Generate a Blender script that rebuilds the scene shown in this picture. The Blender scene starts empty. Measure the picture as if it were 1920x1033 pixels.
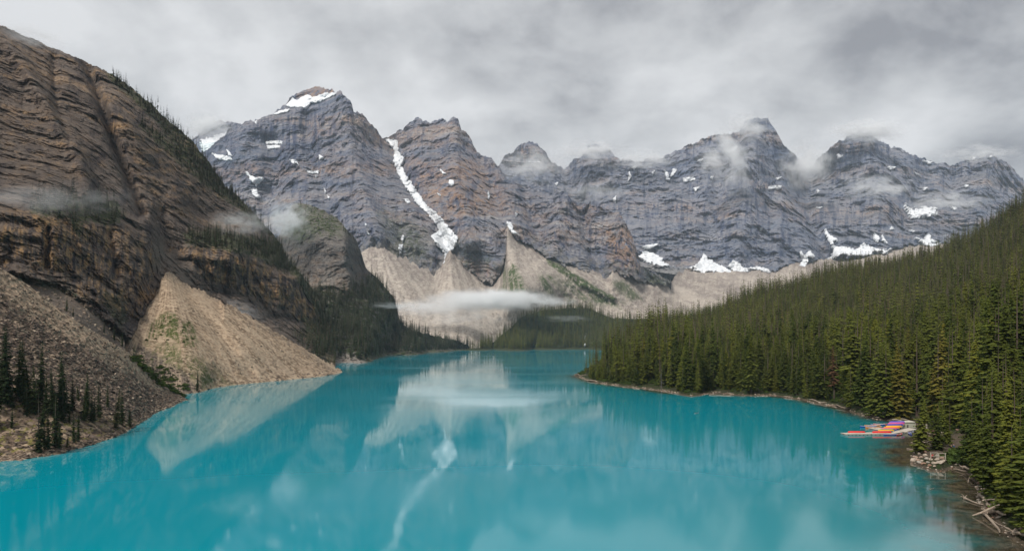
import bpy, bmesh, math, random
import numpy as np
from mathutils import Vector, Matrix
random.seed(7)
rng = np.random.default_rng(7)
SC = bpy.context.scene
COL = SC.collection

# ------------------------------------------------------------------ camera, sky, sun, exposure
F, CX, HY, H = 1251.0, 960.0, 634.0, 29.0          # focal length and horizon of the photograph, eye height over the lake
cd = bpy.data.cameras.new('camera'); cam = bpy.data.objects.new('camera', cd); COL.objects.link(cam)
cam.location = (0, 0, H); cam.rotation_euler = (math.radians(90), 0, 0)
cd.sensor_width = 36; cd.lens = 36 * F / 1920; cd.shift_y = (HY - 516.5) / 1920
cd.clip_start = 1; cd.clip_end = 60000
SC.camera = cam
SUN_EL, SUN_AZ = 50, 215       # azimuth measured from +Y clockwise: behind the camera, to the left
HAZE = 3.4e-5
w = bpy.data.worlds.new('World'); SC.world = w; w.use_nodes = True
nt = w.node_tree; N = nt.nodes; Lk = nt.links; N.clear()
out = N.new('ShaderNodeOutputWorld'); bg = N.new('ShaderNodeBackground'); bg.inputs['Strength'].default_value = 0.1
Lk.new(bg.outputs[0], out.inputs[0])
sky = N.new('ShaderNodeTexSky'); sky.sky_type = 'NISHITA'; sky.sun_disc = False
sky.sun_elevation = math.radians(SUN_EL); sky.sun_rotation = math.radians(SUN_AZ)
tc = N.new('ShaderNodeTexCoord')
sep = N.new('ShaderNodeSeparateXYZ'); Lk.new(tc.outputs['Generated'], sep.inputs[0])
def wm(op, a, b=None, c=None, clamp=False):
    n = N.new('ShaderNodeMath'); n.operation = op; n.use_clamp = clamp
    for i, v in enumerate((a, b, c)):
        if v is None: continue
        if isinstance(v, (int, float)): n.inputs[i].default_value = v
        else: Lk.new(v, n.inputs[i])
    return n.outputs[0]
zz = wm('MAXIMUM', sep.outputs[2], 0.0)
den = wm('ADD', zz, 0.45)
ux = wm('DIVIDE', sep.outputs[0], den); uy = wm('DIVIDE', sep.outputs[1], den)
cmb = N.new('ShaderNodeCombineXYZ'); Lk.new(ux, cmb.inputs[0]); Lk.new(uy, cmb.inputs[1])
def wnoise(scale, det, rough, off, dist=0.0):
    mp = N.new('ShaderNodeMapping'); mp.inputs['Location'].default_value = off
    Lk.new(cmb.outputs[0], mp.inputs[0])
    n = N.new('ShaderNodeTexNoise'); n.inputs['Scale'].default_value = scale; n.inputs['Detail'].default_value = det
    n.inputs['Roughness'].default_value = rough; n.inputs['Distortion'].default_value = dist
    Lk.new(mp.outputs[0], n.inputs['Vector']); return n.outputs[0]
n1 = wnoise(1.5, 3, 0.5, (4.1, 0.2, 0)); n2 = wnoise(4.0, 8, 0.58, (3.0, 1.0, 5.0), 0.15)
nn = wm('ADD', wm('MULTIPLY', n1, 0.55), wm('MULTIPLY', n2, 0.45))
rp = N.new('ShaderNodeValToRGB'); Lk.new(nn, rp.inputs[0])
rp.color_ramp.elements[0].position = 0.405; rp.color_ramp.elements[0].color = (1.15, 1.17, 1.25, 1)
rp.color_ramp.elements[1].position = 0.585; rp.color_ramp.elements[1].color = (3.0, 3.02, 3.06, 1)
e = rp.color_ramp.elements.new(0.485); e.color = (2.1, 2.13, 2.18, 1)
mx = N.new('ShaderNodeMix'); mx.data_type = 'RGBA'; mx.inputs[0].default_value = 0.98
Lk.new(sky.outputs[0], mx.inputs[6]); Lk.new(rp.outputs[0], mx.inputs[7]); Lk.new(mx.outputs[2], bg.inputs[0])
sd_ = bpy.data.lights.new('sun', 'SUN'); sd_.energy = 1.5; sd_.angle = math.radians(14); sd_.color = (1.0, 0.96, 0.9)
sun = bpy.data.objects.new('sun', sd_); COL.objects.link(sun)
az = math.radians(SUN_AZ); el = math.radians(SUN_EL)
sdir = Vector((math.sin(az) * math.cos(el), math.cos(az) * math.cos(el), math.sin(el)))
sun.rotation_euler = sdir.to_track_quat('Z', 'Y').to_euler()
SC.view_settings.view_transform = 'Standard'; SC.view_settings.look = 'None'
SC.view_settings.exposure = 1.36; SC.view_settings.gamma = 1.0; SC.view_settings.use_curve_mapping = False
SC.render.engine = 'CYCLES'
SC.cycles.max_bounces = 7; SC.cycles.diffuse_bounces = 2; SC.cycles.glossy_bounces = 2; SC.cycles.volume_bounces = 5
SC.cycles.transmission_bounces = 2; SC.cycles.caustics_reflective = False; SC.cycles.caustics_refractive = False
SC.cycles.use_denoising = True
SC.cycles.volume_step_rate = 1.0; SC.cycles.volume_max_steps = 256

# ------------------------------------------------------------------ numpy noise
_perm = rng.permutation(256); _perm = np.concatenate([_perm, _perm])
_g = rng.normal(size=(256, 3)); _g /= np.linalg.norm(_g, axis=1)[:, None]; _g = _g.astype(np.float32)
def perlin(x, y, z):
    x, y, z = np.broadcast_arrays(np.float32(x), np.float32(y), np.float32(z))
    xi = np.floor(x).astype(np.int64); yi = np.floor(y).astype(np.int64); zi = np.floor(z).astype(np.int64)
    xf = x - xi; yf = y - yi; zf = z - zi
    xi &= 255; yi &= 255; zi &= 255
    u = xf**3 * (xf * (xf * 6 - 15) + 10); v = yf**3 * (yf * (yf * 6 - 15) + 10); t = zf**3 * (zf * (zf * 6 - 15) + 10)
    def gr(a, b, c):
        g = _g[_perm[_perm[_perm[(xi + a) & 255] + ((yi + b) & 255)] + ((zi + c) & 255)]]
        return g[..., 0] * (xf - a) + g[..., 1] * (yf - b) + g[..., 2] * (zf - c)
    def lp(a, b, k): return a + k * (b - a)
    return 1.6 * lp(lp(lp(gr(0,0,0), gr(1,0,0), u), lp(gr(0,1,0), gr(1,1,0), u), v),
              lp(lp(gr(0,0,1), gr(1,0,1), u), lp(gr(0,1,1), gr(1,1,1), u), v), t)
def fbm(x, y, z, o=3, g=0.5):
    r = 0; a = 1
    for k in range(o):
        r = r + a * perlin(x + 17.3 * k, y + 5.1 * k, z + 9.7 * k); x = x * 2.03; y = y * 2.03; z = z * 2.03; a *= g
    return r
def ridged(x, y, z, o=3, g=0.5):
    r = 0; a = 1
    for k in range(o):
        r = r + a * (1 - 2 * np.abs(perlin(x + 11.3 * k, y + 3.1 * k, z + 7.7 * k))); x = x * 2.07; y = y * 2.07; z = z * 2.07; a *= g
    return r

# ------------------------------------------------------------------ surveying: q = 1/distance is linear over planes, so a thin-plate fit of q gives smooth ground
def water_D(py): return H * F / (py - HY)
class TPS:
    def __init__(s, pts):
        P = np.array([(p[0] / 100, p[1] / 100) for p in pts]); q = np.array([1000 / p[2] for p in pts])
        n = len(P); s.P = P
        d = ((P[:, None] - P[None])**2).sum(-1); K = 0.5 * d * np.log(d + 1e-9)
        A = np.zeros((n + 3, n + 3)); A[:n, :n] = K + np.eye(n) * 1e-4; A[:n, n] = 1; A[:n, n+1:] = P; A[n, :n] = 1; A[n+1:, :n] = P.T
        s.c = np.linalg.solve(A, np.concatenate([q, [0, 0, 0]]))
    def __call__(s, px, py):
        px = np.asarray(px, float); sh = px.shape; X = px.ravel() / 100; Y = np.asarray(py, float).ravel() / 100
        n = len(s.P); r = s.c[n] + s.c[n+1] * X + s.c[n+2] * Y
        for i in range(n):
            d = (X - s.P[i, 0])**2 + (Y - s.P[i, 1])**2; r = r + s.c[i] * 0.5 * d * np.log(d + 1e-9)
        return (1000 / np.maximum(r, 0.12)).reshape(sh)
def world(px, py, D): return np.stack([(px - CX) / F * D, D, H - (py - HY) / F * D], -1)
def seg_dist(px, py, poly, closed=False):
    best = np.full(np.shape(px), 1e9); n = len(poly)
    for i in range(n if closed else n - 1):
        ax, ay = poly[i][:2]; bx, by = poly[(i + 1) % n][:2]; dx, dy = bx - ax, by - ay
        t = np.clip(((px - ax) * dx + (py - ay) * dy) / (dx * dx + dy * dy + 1e-9), 0, 1)
        best = np.minimum(best, np.hypot(px - ax - t * dx, py - ay - t * dy))
    return best
def inside(px, py, poly):
    c = np.zeros(np.shape(px), bool); n = len(poly)
    for i in range(n):
        ax, ay = poly[i][:2]; bx, by = poly[(i + 1) % n][:2]
        if ay == by: continue
        c ^= ((ay > py) != (by > py)) & (px < (bx - ax) * (py - ay) / (by - ay) + ax)
    return c
def sdf(px, py, poly): return seg_dist(px, py, poly, True) * np.where(inside(px, py, poly), -1, 1)
def soft(px, py, poly, wd, nz=0.0, ns=12.0):
    d = sdf(px, py, poly)
    if nz: d = d + nz * fbm(px / ns, py / ns, 3.3, 4, 0.6)
    return np.clip(0.5 - d / (2 * wd), 0, 1)
def pl(poly, x): return np.interp(x, [p[0] for p in poly], [p[1] for p in poly])

# ------------------------------------------------------------------ objects
def tag(o, label=None, cat=None, group=None, kind=None):
    for k, v in (('label', label), ('category', cat), ('group', group), ('kind', kind)):
        if v: o[k] = v
    return o
def link(name, me, mat=None, parent=None, loc=None):
    if mat and not me.materials: me.materials.append(mat)
    o = bpy.data.objects.new(name, me); COL.objects.link(o)
    if parent: o.parent = parent
    if loc is not None: o.location = loc
    return o
def np_mesh(name, V, faces, smooth=False, attrs=None):
    """faces: (n,3) or (n,4) int array"""
    me = bpy.data.meshes.new(name); V = np.asarray(V, np.float32); Fc = np.asarray(faces, np.int32); k = Fc.shape[1]; n = len(Fc)
    me.vertices.add(len(V)); me.vertices.foreach_set('co', V.ravel())
    me.loops.add(n * k); me.loops.foreach_set('vertex_index', Fc.ravel())
    me.polygons.add(n); me.polygons.foreach_set('loop_start', np.arange(0, n * k, k, dtype=np.int32))
    me.polygons.foreach_set('loop_total', np.full(n, k, np.int32))
    me.polygons.foreach_set('use_smooth', np.full(n, smooth, bool))
    if attrs is not None:
        if attrs.shape[1] == 4: attrs = attrs * np.array([1, 1, 1, -1]) + np.array([0, 0, 0, 1])     # stored as 1 - stain
        a = me.attributes.new('tint', 'FLOAT_COLOR', 'POINT'); c = np.ones((len(V), 4), np.float32); c[:, :attrs.shape[1]] = attrs
        a.data.foreach_set('color', c.ravel())
    me.update(); me.validate(); return me
def grid_faces(nr, nc):
    i = np.arange(nr - 1)[:, None] * nc + np.arange(nc - 1)[None]
    return np.stack([i, i + 1, i + nc + 1, i + nc], -1).reshape(-1, 4)
def empty(name, loc=(0, 0, 0), rz=0.0):
    o = bpy.data.objects.new(name, None); COL.objects.link(o); o.location = loc; o.rotation_euler = (0, 0, rz); o.empty_display_size = 0.2
    return o

# ------------------------------------------------------------------ materials
class MT:
    def __init__(s, name):
        s.m = bpy.data.materials.new(name); s.m.use_nodes = True; s.t = s.m.node_tree; s.t.nodes.clear()
        s.o = s.n('ShaderNodeOutputMaterial'); s.geo = None
    def n(s, ty, **kw):
        n = s.t.nodes.new(ty)
        for k, v in kw.items(): setattr(n, k, v)
        return n
    def put(s, sock, v):
        if v is None: return
        if hasattr(v, 'is_linked') or isinstance(v, bpy.types.NodeSocket): s.t.links.new(v, sock)
        else:
            if hasattr(sock.default_value, '__len__') and len(sock.default_value) == 4 and len(v) == 3: v = (*v, 1)
            sock.default_value = v
    def math(s, op, a, b=None, c=None, clamp=False):
        n = s.n('ShaderNodeMath', operation=op, use_clamp=clamp)
        for i, v in enumerate((a, b, c)): s.put(n.inputs[i], v)
        return n.outputs[0]
    def pos(s):
        if s.geo is None: s.geo = s.n('ShaderNodeNewGeometry')
        return s.geo.outputs['Position']
    def scaled(s, vec, sc, loc=(0, 0, 0), rot=(0, 0, 0)):
        m = s.n('ShaderNodeMapping'); m.inputs['Scale'].default_value = sc; m.inputs['Location'].default_value = loc; m.inputs['Rotation'].default_value = rot
        s.put(m.inputs[0], vec); return m.outputs[0]
    def noise(s, vec, scale=1.0, det=4, rough=0.55, dist=0.0):
        n = s.n('ShaderNodeTexNoise'); s.put(n.inputs['Vector'], vec); n.inputs['Scale'].default_value = scale
        n.inputs['Detail'].default_value = det; n.inputs['Roughness'].default_value = rough; n.inputs['Distortion'].default_value = dist
        return n.outputs[0]
    def voro(s, vec, scale=1.0, feat='F1', out=0, rnd=1.0):
        n = s.n('ShaderNodeTexVoronoi', feature=feat); s.put(n.inputs['Vector'], vec); n.inputs['Scale'].default_value = scale; n.inputs['Randomness'].default_value = rnd
        return n.outputs[out]
    def ramp(s, fac, els):
        n = s.n('ShaderNodeValToRGB'); s.put(n.inputs[0], fac); r = n.color_ramp
        while len(r.elements) > 2: r.elements.remove(r.elements[-1])
        for i, (p, c) in enumerate(els):
            e = r.elements[i] if i < 2 else r.elements.new(p)
            e.position = p; e.color = (*c, 1) if len(c) == 3 else c
        return n.outputs[0]
    def step(s, fac, a, b):
        n = s.n('ShaderNodeMapRange'); n.clamp = True; n.interpolation_type = 'SMOOTHSTEP'; s.put(n.inputs[0], fac); n.inputs[1].default_value = a; n.inputs[2].default_value = b
        return n.outputs[0]
    def mix(s, f, a, b, mode='MIX'):
        n = s.n('ShaderNodeMix', data_type='RGBA', blend_type=mode); s.put(n.inputs[0], f); s.put(n.inputs[6], a); s.put(n.inputs[7], b); return n.outputs[2]
    def attr(s, name='tint'):
        a = s.n('ShaderNodeAttribute', attribute_name=name); sp = s.n('ShaderNodeSeparateColor'); s.put(sp.inputs[0], a.outputs['Color']); return [*sp.outputs, a.outputs['Alpha']]
    def rnd(s): return s.n('ShaderNodeObjectInfo').outputs['Random']
    def bump(s, h, dist, st=1.0):
        b = s.n('ShaderNodeBump'); b.inputs['Distance'].default_value = dist; b.inputs['Strength'].default_value = st; s.put(b.inputs['Height'], h); return b.outputs[0]
    def fin(s, col, rough=0.85, normal=None, spec=0.3, metal=0.0, ior=None):
        p = s.n('ShaderNodeBsdfPrincipled'); s.put(p.inputs['Base Color'], col); s.put(p.inputs['Roughness'], rough)
        p.inputs['Specular IOR Level'].default_value = spec; p.inputs['Metallic'].default_value = metal
        if ior: p.inputs['IOR'].default_value = ior
        if normal is not None: s.put(p.inputs['Normal'], normal)
        s.t.links.new(p.outputs[0], s.o.inputs[0]); return s.m
def plain(name, col, rough=0.6, spec=0.4, var=0.12, sc=3.0):
    m = MT(name); tcn = m.n('ShaderNodeTexCoord'); f = m.noise(tcn.outputs['Object'], sc, 4)
    c = m.mix(m.step(f, 0.3, 0.7), tuple(v * (1 - var) for v in col), tuple(min(1, v * (1 + var)) for v in col))
    return m.fin(c, rough, None, spec)

def rock_mat(name, s, pal, ochre, dark, streak=0.6, dip=(0, 0), grn=(0.055, 0.075, 0.025), scree=(0.36, 0.32, 0.28), ledge=0.35, lines=0.55, crack=0.6):
    """s: metres per finest feature.  tint.r vegetation, tint.g ochre rock, tint.b scree"""
    m = MT(name); P = m.pos(); A = m.attr()
    rot = (math.radians(dip[0]), math.radians(dip[1]), 0)
    st = m.noise(m.scaled(P, (1 / (60*s), 1 / (60*s), 1 / (7*s)), rot=rot), 1, 9, 0.74, 0.3)
    st2 = m.noise(m.scaled(P, (1 / (300*s), 1 / (300*s), 1 / (30*s)), (3, 1, 7), rot=rot), 1, 4, 0.55, 0.2)
    ln = m.noise(m.scaled(P, (1 / (120*s), 1 / (120*s), 1 / (9*s)), (5, 2, 1), rot=rot), 1, 3, 0.55, 0.25)
    fl = m.noise(m.scaled(P, (1 / (5*s), 1 / (5*s), 1 / (34*s))), 1, 7, 0.7, 0.5)
    bl = m.noise(P, 1 / (38*s), 6, 0.7)
    fine = m.noise(P, 1 / (1.9*s), 6, 0.8)
    c = m.ramp(m.math('ADD', m.math('MULTIPLY', st, 0.56), m.math('MULTIPLY', st2, 0.44)), pal)
    of = m.math('MULTIPLY', m.step(m.math('ADD', m.math('MULTIPLY', bl, 0.4), m.math('MULTIPLY', st2, 0.6)), 0.52, 0.60), 0.5)
    of = m.math('ADD', of, m.math('MULTIPLY', A[1], 0.95), clamp=True)
    of = m.math('MULTIPLY', of, m.step(m.noise(m.scaled(P, (1/(12*s), 1/(12*s), 1/(9*s))), 1, 7, 0.72), 0.38, 0.54))
    c = m.mix(of, c, m.mix(fine, tuple(v * .6 for v in ochre), tuple(v * 1.4 for v in ochre)))
    # thin dark bedding lines, broken along their length
    lf = m.ramp(ln, [(0.0, (0, 0, 0)), (.40, (0, 0, 0)), (.415, (1, 1, 1)), (.43, (0, 0, 0)), (.465, (0, 0, 0)), (.475, (1, 1, 1)), (.487, (0, 0, 0)), (.515, (0, 0, 0)), (.53, (1, 1, 1)), (.545, (0, 0, 0)), (.59, (0, 0, 0)), (.605, (1, 1, 1)), (.62, (0, 0, 0))])
    lfs = m.math('MULTIPLY', m.math('MULTIPLY', lf, lines), m.step(bl, .36, .56))
    c = m.mix(lfs, c, dark)
    sf = m.math('MULTIPLY', m.math('MULTIPLY', m.step(fl, 0.53, 0.62), streak), m.step(m.noise(P, 1 / (55*s), 4, .6), .38, .56))
    c = m.mix(sf, c, dark)
    lt = m.math('MULTIPLY', m.step(m.noise(m.scaled(P, (1/(11*s), 1/(11*s), 1/(14*s)), (9, 2, 4)), 1, 8, 0.78), 0.56, 0.66), 0.5)
    c = m.mix(lt, c, tuple(min(0.6, v * 1.9 + .04) for v in pal[1][1]))
    ck = m.voro(m.scaled(P, (1/(9*s), 1/(9*s), 1/(15*s)), rot=rot), 1, 'DISTANCE_TO_EDGE', 0)
    ckf = m.math('MULTIPLY', m.math('SUBTRACT', 1.0, m.step(m.math('ADD', ck, m.math('MULTIPLY', fine, .06)), .03, .085)), crack)
    c = m.mix(m.math('MULTIPLY', ckf, m.step(bl, .42, .6)), c, dark)
    c = m.mix(m.math('MULTIPLY', m.step(fine, 0.46, 0.60), 0.45), c, dark)
    c = m.mix(m.math('MULTIPLY', m.math('SUBTRACT', 1.0, A[3]), .85), c, m.mix(fine, tuple(v * .7 for v in dark), tuple(v * 1.7 for v in dark)))
    nz = m.n('ShaderNodeSeparateXYZ'); m.put(nz.inputs[0], m.geo.outputs['Normal'])
    led = m.math('MULTIPLY', m.step(nz.outputs[2], 0.66, 0.88), ledge)
    sc_ = m.math('MAXIMUM', led, A[2])
    scc = m.mix(m.noise(P, 1 / (1.3*s), 5, 0.85), tuple(v * 0.4 for v in scree), tuple(v * 1.5 for v in scree))
    c = m.mix(sc_, c, scc)
    vg = m.math('MULTIPLY', A[0], m.step(m.noise(P, 1 / (4*s), 4, 0.75), 0.40, 0.55))
    gc = m.mix(m.noise(P, 1 / (6*s), 4, 0.6), tuple(v * 0.55 for v in grn), tuple(v * 1.5 for v in grn))
    c = m.mix(vg, c, gc)
    h = m.math('ADD', m.math('MULTIPLY', st, 3.0), m.math('ADD', m.math('MULTIPLY', fl, -2.2), m.math('MULTIPLY', fine, 1.2)))
    h = m.math('SUBTRACT', h, m.math('MULTIPLY', m.math('ADD', lfs, ckf), .5))
    return m.fin(c, 0.92, m.bump(h, 1.9 * s, 0.9), 0.15)
def scree_mat(name, s, pal, grn=(0.06, 0.085, 0.03), rock=(0.12, 0.11, 0.11)):
    """tint.r vegetation, tint.g redder or darker band, tint.b pale streak"""
    m = MT(name); P = m.pos(); A = m.attr()
    v = m.voro(P, 1 / (1.6*s), out=1); vs = m.n('ShaderNodeSeparateColor'); m.put(vs.inputs[0], v)
    fine = m.noise(P, 1 / (1.0*s), 5, 0.75); big = m.noise(P, 1 / (45*s), 4, 0.6)
    f = m.math('ADD', m.math('MULTIPLY', vs.outputs[0], 0.45), m.math('MULTIPLY', fine, 0.55))
    c = m.ramp(f, pal)
    c = m.mix(m.math('MULTIPLY', m.step(big, 0.35, 0.7), 0.35), c, tuple(v * 1.5 for v in pal[1][1]))
    c = m.mix(m.math('MULTIPLY', A[1], 0.75), c, m.mix(fine, tuple(v * 0.6 for v in rock), tuple(v * 1.5 for v in rock)))
    c = m.mix(m.math('MULTIPLY', A[2], 0.6), c, tuple(min(.7, v * 1.15) for v in pal[2][1]))
    vg = m.math('MULTIPLY', A[0], m.step(m.noise(P, 1 / (3.2*s), 4, 0.8), 0.37, 0.49))
    c = m.mix(vg, c, m.mix(m.noise(P, 1 / (5*s), 4, 0.6), tuple(v * 0.5 for v in grn), tuple(v * 1.5 for v in grn)))
    h = m.math('ADD', m.math('MULTIPLY', vs.outputs[1], 0.8), fine)
    return m.fin(c, 0.95, m.bump(h, 1.1 * s, 0.8), 0.1)

# ------------------------------------------------------------------ relief
class Layer:
    """a piece of the land between a foot line and a crest line, measured as a field of distances"""
    def __init__(s, name, top, bot, ctrl, step, relief, feats=(), jag=0.0, jscale=9.0, dmin=60, dmax=9000):
        s.name = name; s.top = top; s.bot = bot; s.tps = TPS(ctrl); s.step = step; s.relief = relief; s.feats = feats
        s.jag = jag; s.js = jscale; s.dmin = dmin; s.dmax = dmax; s.front = []; s.weld = None; s.wmax = 60
    def topline(s, x):
        y = pl(s.top, x)
        if s.jag: y = y + s.jag * (fbm(x / s.js, 0.5, 2.2, 4, 0.62) - 0.1)
        return y
    def D(s, px, py, fine=True):
        D = np.clip(s.tps(px, py), s.dmin, s.dmax)
        for poly, wd, a in s.feats:
            d = seg_dist(px, py, poly); D = D + a * np.exp(-(d / wd)**2)
        if fine:
            W = world(px, py, D); D = np.maximum(D - s.relief(W[..., 0], W[..., 1], W[..., 2], px, py), s.dmin * .8)
        if s.weld:                       # debris starts where the rock behind it ends
            px = np.asarray(px, float); t = pl(s.top, px); a = s.tps(px, t); b = np.full(np.shape(px), 0.0)
            for lay, x0, x1, L_ in s.weld:
                w_ = np.clip((px - x0) / 8, 0, 1) * np.clip((x1 - px) / 8, 0, 1)
                b = b + w_ * np.clip(np.clip(lay.tps(px, t), lay.dmin, lay.dmax) - a, -s.wmax, s.wmax) * np.exp(-np.maximum(py - t, 0) / L_)
            D = D + b
        for lay, gap, ramp_ in s.front:  # rock passes behind the debris that hides its foot
            t = np.where((px >= lay.bot[0][0]) & (px <= lay.bot[-1][0]), py - lay.topline(px), -1e3)
            D = np.where(t > 1.5, np.maximum(D, lay.D(px, py, False) + gap * np.clip(t / ramp_, .1, 1)), D)
        return D
    def P(s, px, py): return world(px, py, s.D(px, py))
    def build(s, mat, tint=None, back=(5, 0.03, 30), smooth=False, obj_name=None):
        sx, sy = s.step; x0 = s.bot[0][0]; x1 = s.bot[-1][0]
        xs = np.arange(x0, x1 + sx, sx); tp = s.topline(xs); bt = np.maximum(pl(s.bot, xs), tp + 1)
        nr = int(max(4, (bt - tp).max() / sy)); v = np.linspace(0, 1, nr)[:, None]
        PX = np.broadcast_to(xs, (nr, len(xs))); PY = bt + (tp - bt) * v
        W = s.P(PX, PY); T = tint(PX, PY, W) if tint else np.zeros(PX.shape + (3,))
        s.PX, s.PY, s.W = PX, PY, W
        k, fr, dz = back
        rows = [W]; tr = [T]; last = W[-1]
        for i in range(1, k + 1):
            b = last.copy(); sc = 1 + fr * i; b[:, 0] *= sc; b[:, 1] *= sc; b[:, 2] = last[:, 2] - dz * i**1.15
            rows.append(b[None]); tr.append(T[-1:])
        A = np.concatenate(rows); Tt = np.concatenate(tr)
        me = np_mesh(s.name, A.reshape(-1, 3), grid_faces(A.shape[0], A.shape[1]), smooth, np.clip(Tt, 0, 1).reshape(-1, Tt.shape[-1]))
        return tag(link(obj_name or s.name, me, mat), kind='structure')
    def sample(s, dens, mask, seed=0):
        """random points on the ground; dens per square metre seen from above"""
        r = np.random.default_rng(seed); W = s.W
        a = W[1:, :-1] - W[:-1, :-1]; b = W[:-1, 1:] - W[:-1, :-1]
        ar = np.abs(a[..., 0] * b[..., 1] - a[..., 1] * b[..., 0])
        cx = (s.PX[1:, :-1] + s.PX[:-1, 1:]) / 2; cy = (s.PY[1:, :-1] + s.PY[:-1, :-1]) / 2
        n = r.poisson(np.minimum(ar * dens * mask(cx, cy, W[:-1, :-1]), 60))
        ii, jj = np.nonzero(n); rep = n[ii, jj]; ii = np.repeat(ii, rep); jj = np.repeat(jj, rep)
        u = r.random(len(ii))[:, None]; v = r.random(len(ii))[:, None]
        P = (W[ii, jj] * (1-u) * (1-v) + W[ii + 1, jj] * u * (1-v) + W[ii, jj + 1] * (1-u) * v + W[ii + 1, jj + 1] * u * v)
        return P
def relief_rock(s, big, flute, strata, detail, dip=0.0, seed=0.0, bigL=420, flL=110, stL=42):
    def f(x, y, z, px, py):
        x = x / s; y = y / s; z = z / s
        zw = z + dip * x + 6 * perlin(x / 300, y / 300, z / 400 + seed)
        am = 0.75 + 0.5 * perlin(x / 300, y / 300, z / 200 + 5 + seed)
        r = big * (ridged(x / bigL, y / bigL, z / (bigL * 1.6) + seed, 3, 0.5) - .85)
        r = r + flute * (ridged(x / flL + seed, y / flL, z / (flL * 3.6), 5, 0.6) - 1.0)
        r = r + strata * am * 0.5 * (np.tanh(3 * perlin(x / 1500, y / 1500, zw / stL + seed)) + .8 * np.tanh(3 * perlin(x / 900, y / 900, 2.3 * zw / stL + seed)) + .5 * fbm(x / 500, y / 500, 4.5 * zw / stL + seed, 3, 0.66))
        r = r + detail * .55 * fbm(x / 26, y / 26, z / 26, 4, 0.68)
        r = r + detail * .75 * (np.round(2.6 * perlin(x / 34, y / 34, zw / 13 + seed)) + .6 * np.round(2.4 * perlin(x / 15, y / 15, zw / 7 + seed))) / 1.3      # broken blocks and sharp ledges
        return r * s
    return f
def relief_scree(a, L, lump=0.0):
    def f(x, y, z, px, py):
        r = a * fbm(x / L, y / L, z / L, 4, 0.62)
        if lump: r = r + lump * fbm(x / (9*L), y / (9*L), z / (9*L), 2)
        return r
    return f
# ================================================================== the land
def G(px, py, z): return (px, py, (H - z) * F / (py - HY))      # a point at a known height over the lake
M_FAR = rock_mat('limestone_far', 4.2, [(0.30, (0.06, 0.066, 0.085)), (0.43, (0.165, 0.20, 0.285)), (0.53, (0.30, 0.305, 0.36)), (0.66, (0.52, 0.49, 0.47))],
                 (0.48, 0.32, 0.23), (0.038, 0.058, 0.115), 0.95, scree=(0.30, 0.285, 0.27))
M_MAIN = rock_mat('limestone_main', 3.4, [(0.30, (0.055, 0.06, 0.075)), (0.43, (0.165, 0.195, 0.265)), (0.53, (0.30, 0.295, 0.335)), (0.66, (0.51, 0.475, 0.445))],
                  (0.48, 0.30, 0.19), (0.036, 0.05, 0.10), 0.95, scree=(0.29, 0.27, 0.25))
M_BUT = rock_mat('limestone_buttress', 1.8, [(0.30, (0.05, 0.045, 0.045)), (0.45, (0.15, 0.14, 0.135)), (0.53, (0.20, 0.18, 0.16)), (0.68, (0.30, 0.27, 0.24))],
                 (0.26, 0.18, 0.12), (0.04, 0.04, 0.045), 0.7)
M_LEFT = rock_mat('quartzite_cliff', 0.9, [(0.30, (0.03, 0.024, 0.023)), (0.43, (0.125, 0.10, 0.082)), (0.53, (0.21, 0.16, 0.125)), (0.68, (0.38, 0.30, 0.24))],
                  (0.54, 0.33, 0.15), (0.024, 0.02, 0.026), 0.9, dip=(2, 4), grn=(0.055, 0.075, 0.024), scree=(0.21, 0.17, 0.14), ledge=.3)
M_TALUS = scree_mat('talus_far', 4.0, [(0.3, (0.20, 0.17, 0.145)), (0.5, (0.36, 0.31, 0.26)), (0.7, (0.48, 0.42, 0.36))], rock=(0.20, 0.165, 0.15))
M_FAN = scree_mat('scree_fan', 1.1, [(0.36, (0.13, 0.09, 0.058)), (0.5, (0.31, 0.225, 0.15)), (0.64, (0.44, 0.335, 0.235))], grn=(0.07, 0.085, 0.025), rock=(0.10, 0.085, 0.075))
M_BOULD = scree_mat('boulder_slope', 0.8, [(0.36, (0.045, 0.034, 0.028)), (0.5, (0.23, 0.162, 0.112)), (0.64, (0.46, 0.345, 0.245))], grn=(0.20, 0.18, 0.05), rock=(0.065, 0.05, 0.048))
M_DUFF = scree_mat('forest_floor', 1.0, [(0.3, (0.02, 0.018, 0.012)), (0.5, (0.05, 0.045, 0.025)), (0.7, (0.10, 0.08, 0.05))], grn=(0.025, 0.04, 0.014), rock=(0.13, 0.10, 0.075))

# far lake bed and valley floor: one sheet out to the horizon, the mountains stand on it
vx = np.concatenate([-np.geomspace(9000, 400, 18), np.linspace(-300, 300, 13), np.geomspace(400, 9000, 18)])
vy = np.concatenate([np.linspace(-3000, 0, 8), np.geomspace(60, 9000, 36)])
VX, VY = np.meshgrid(vx, vy); VZ = -9 - 3 * perlin(VX / 900, VY / 900, 0.5)
link('valley_floor', np_mesh('valley_floor', np.stack([VX, VY, VZ], -1).reshape(-1, 3), grid_faces(len(vy), len(vx)), True), M_DUFF)['kind'] = 'structure'

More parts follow.
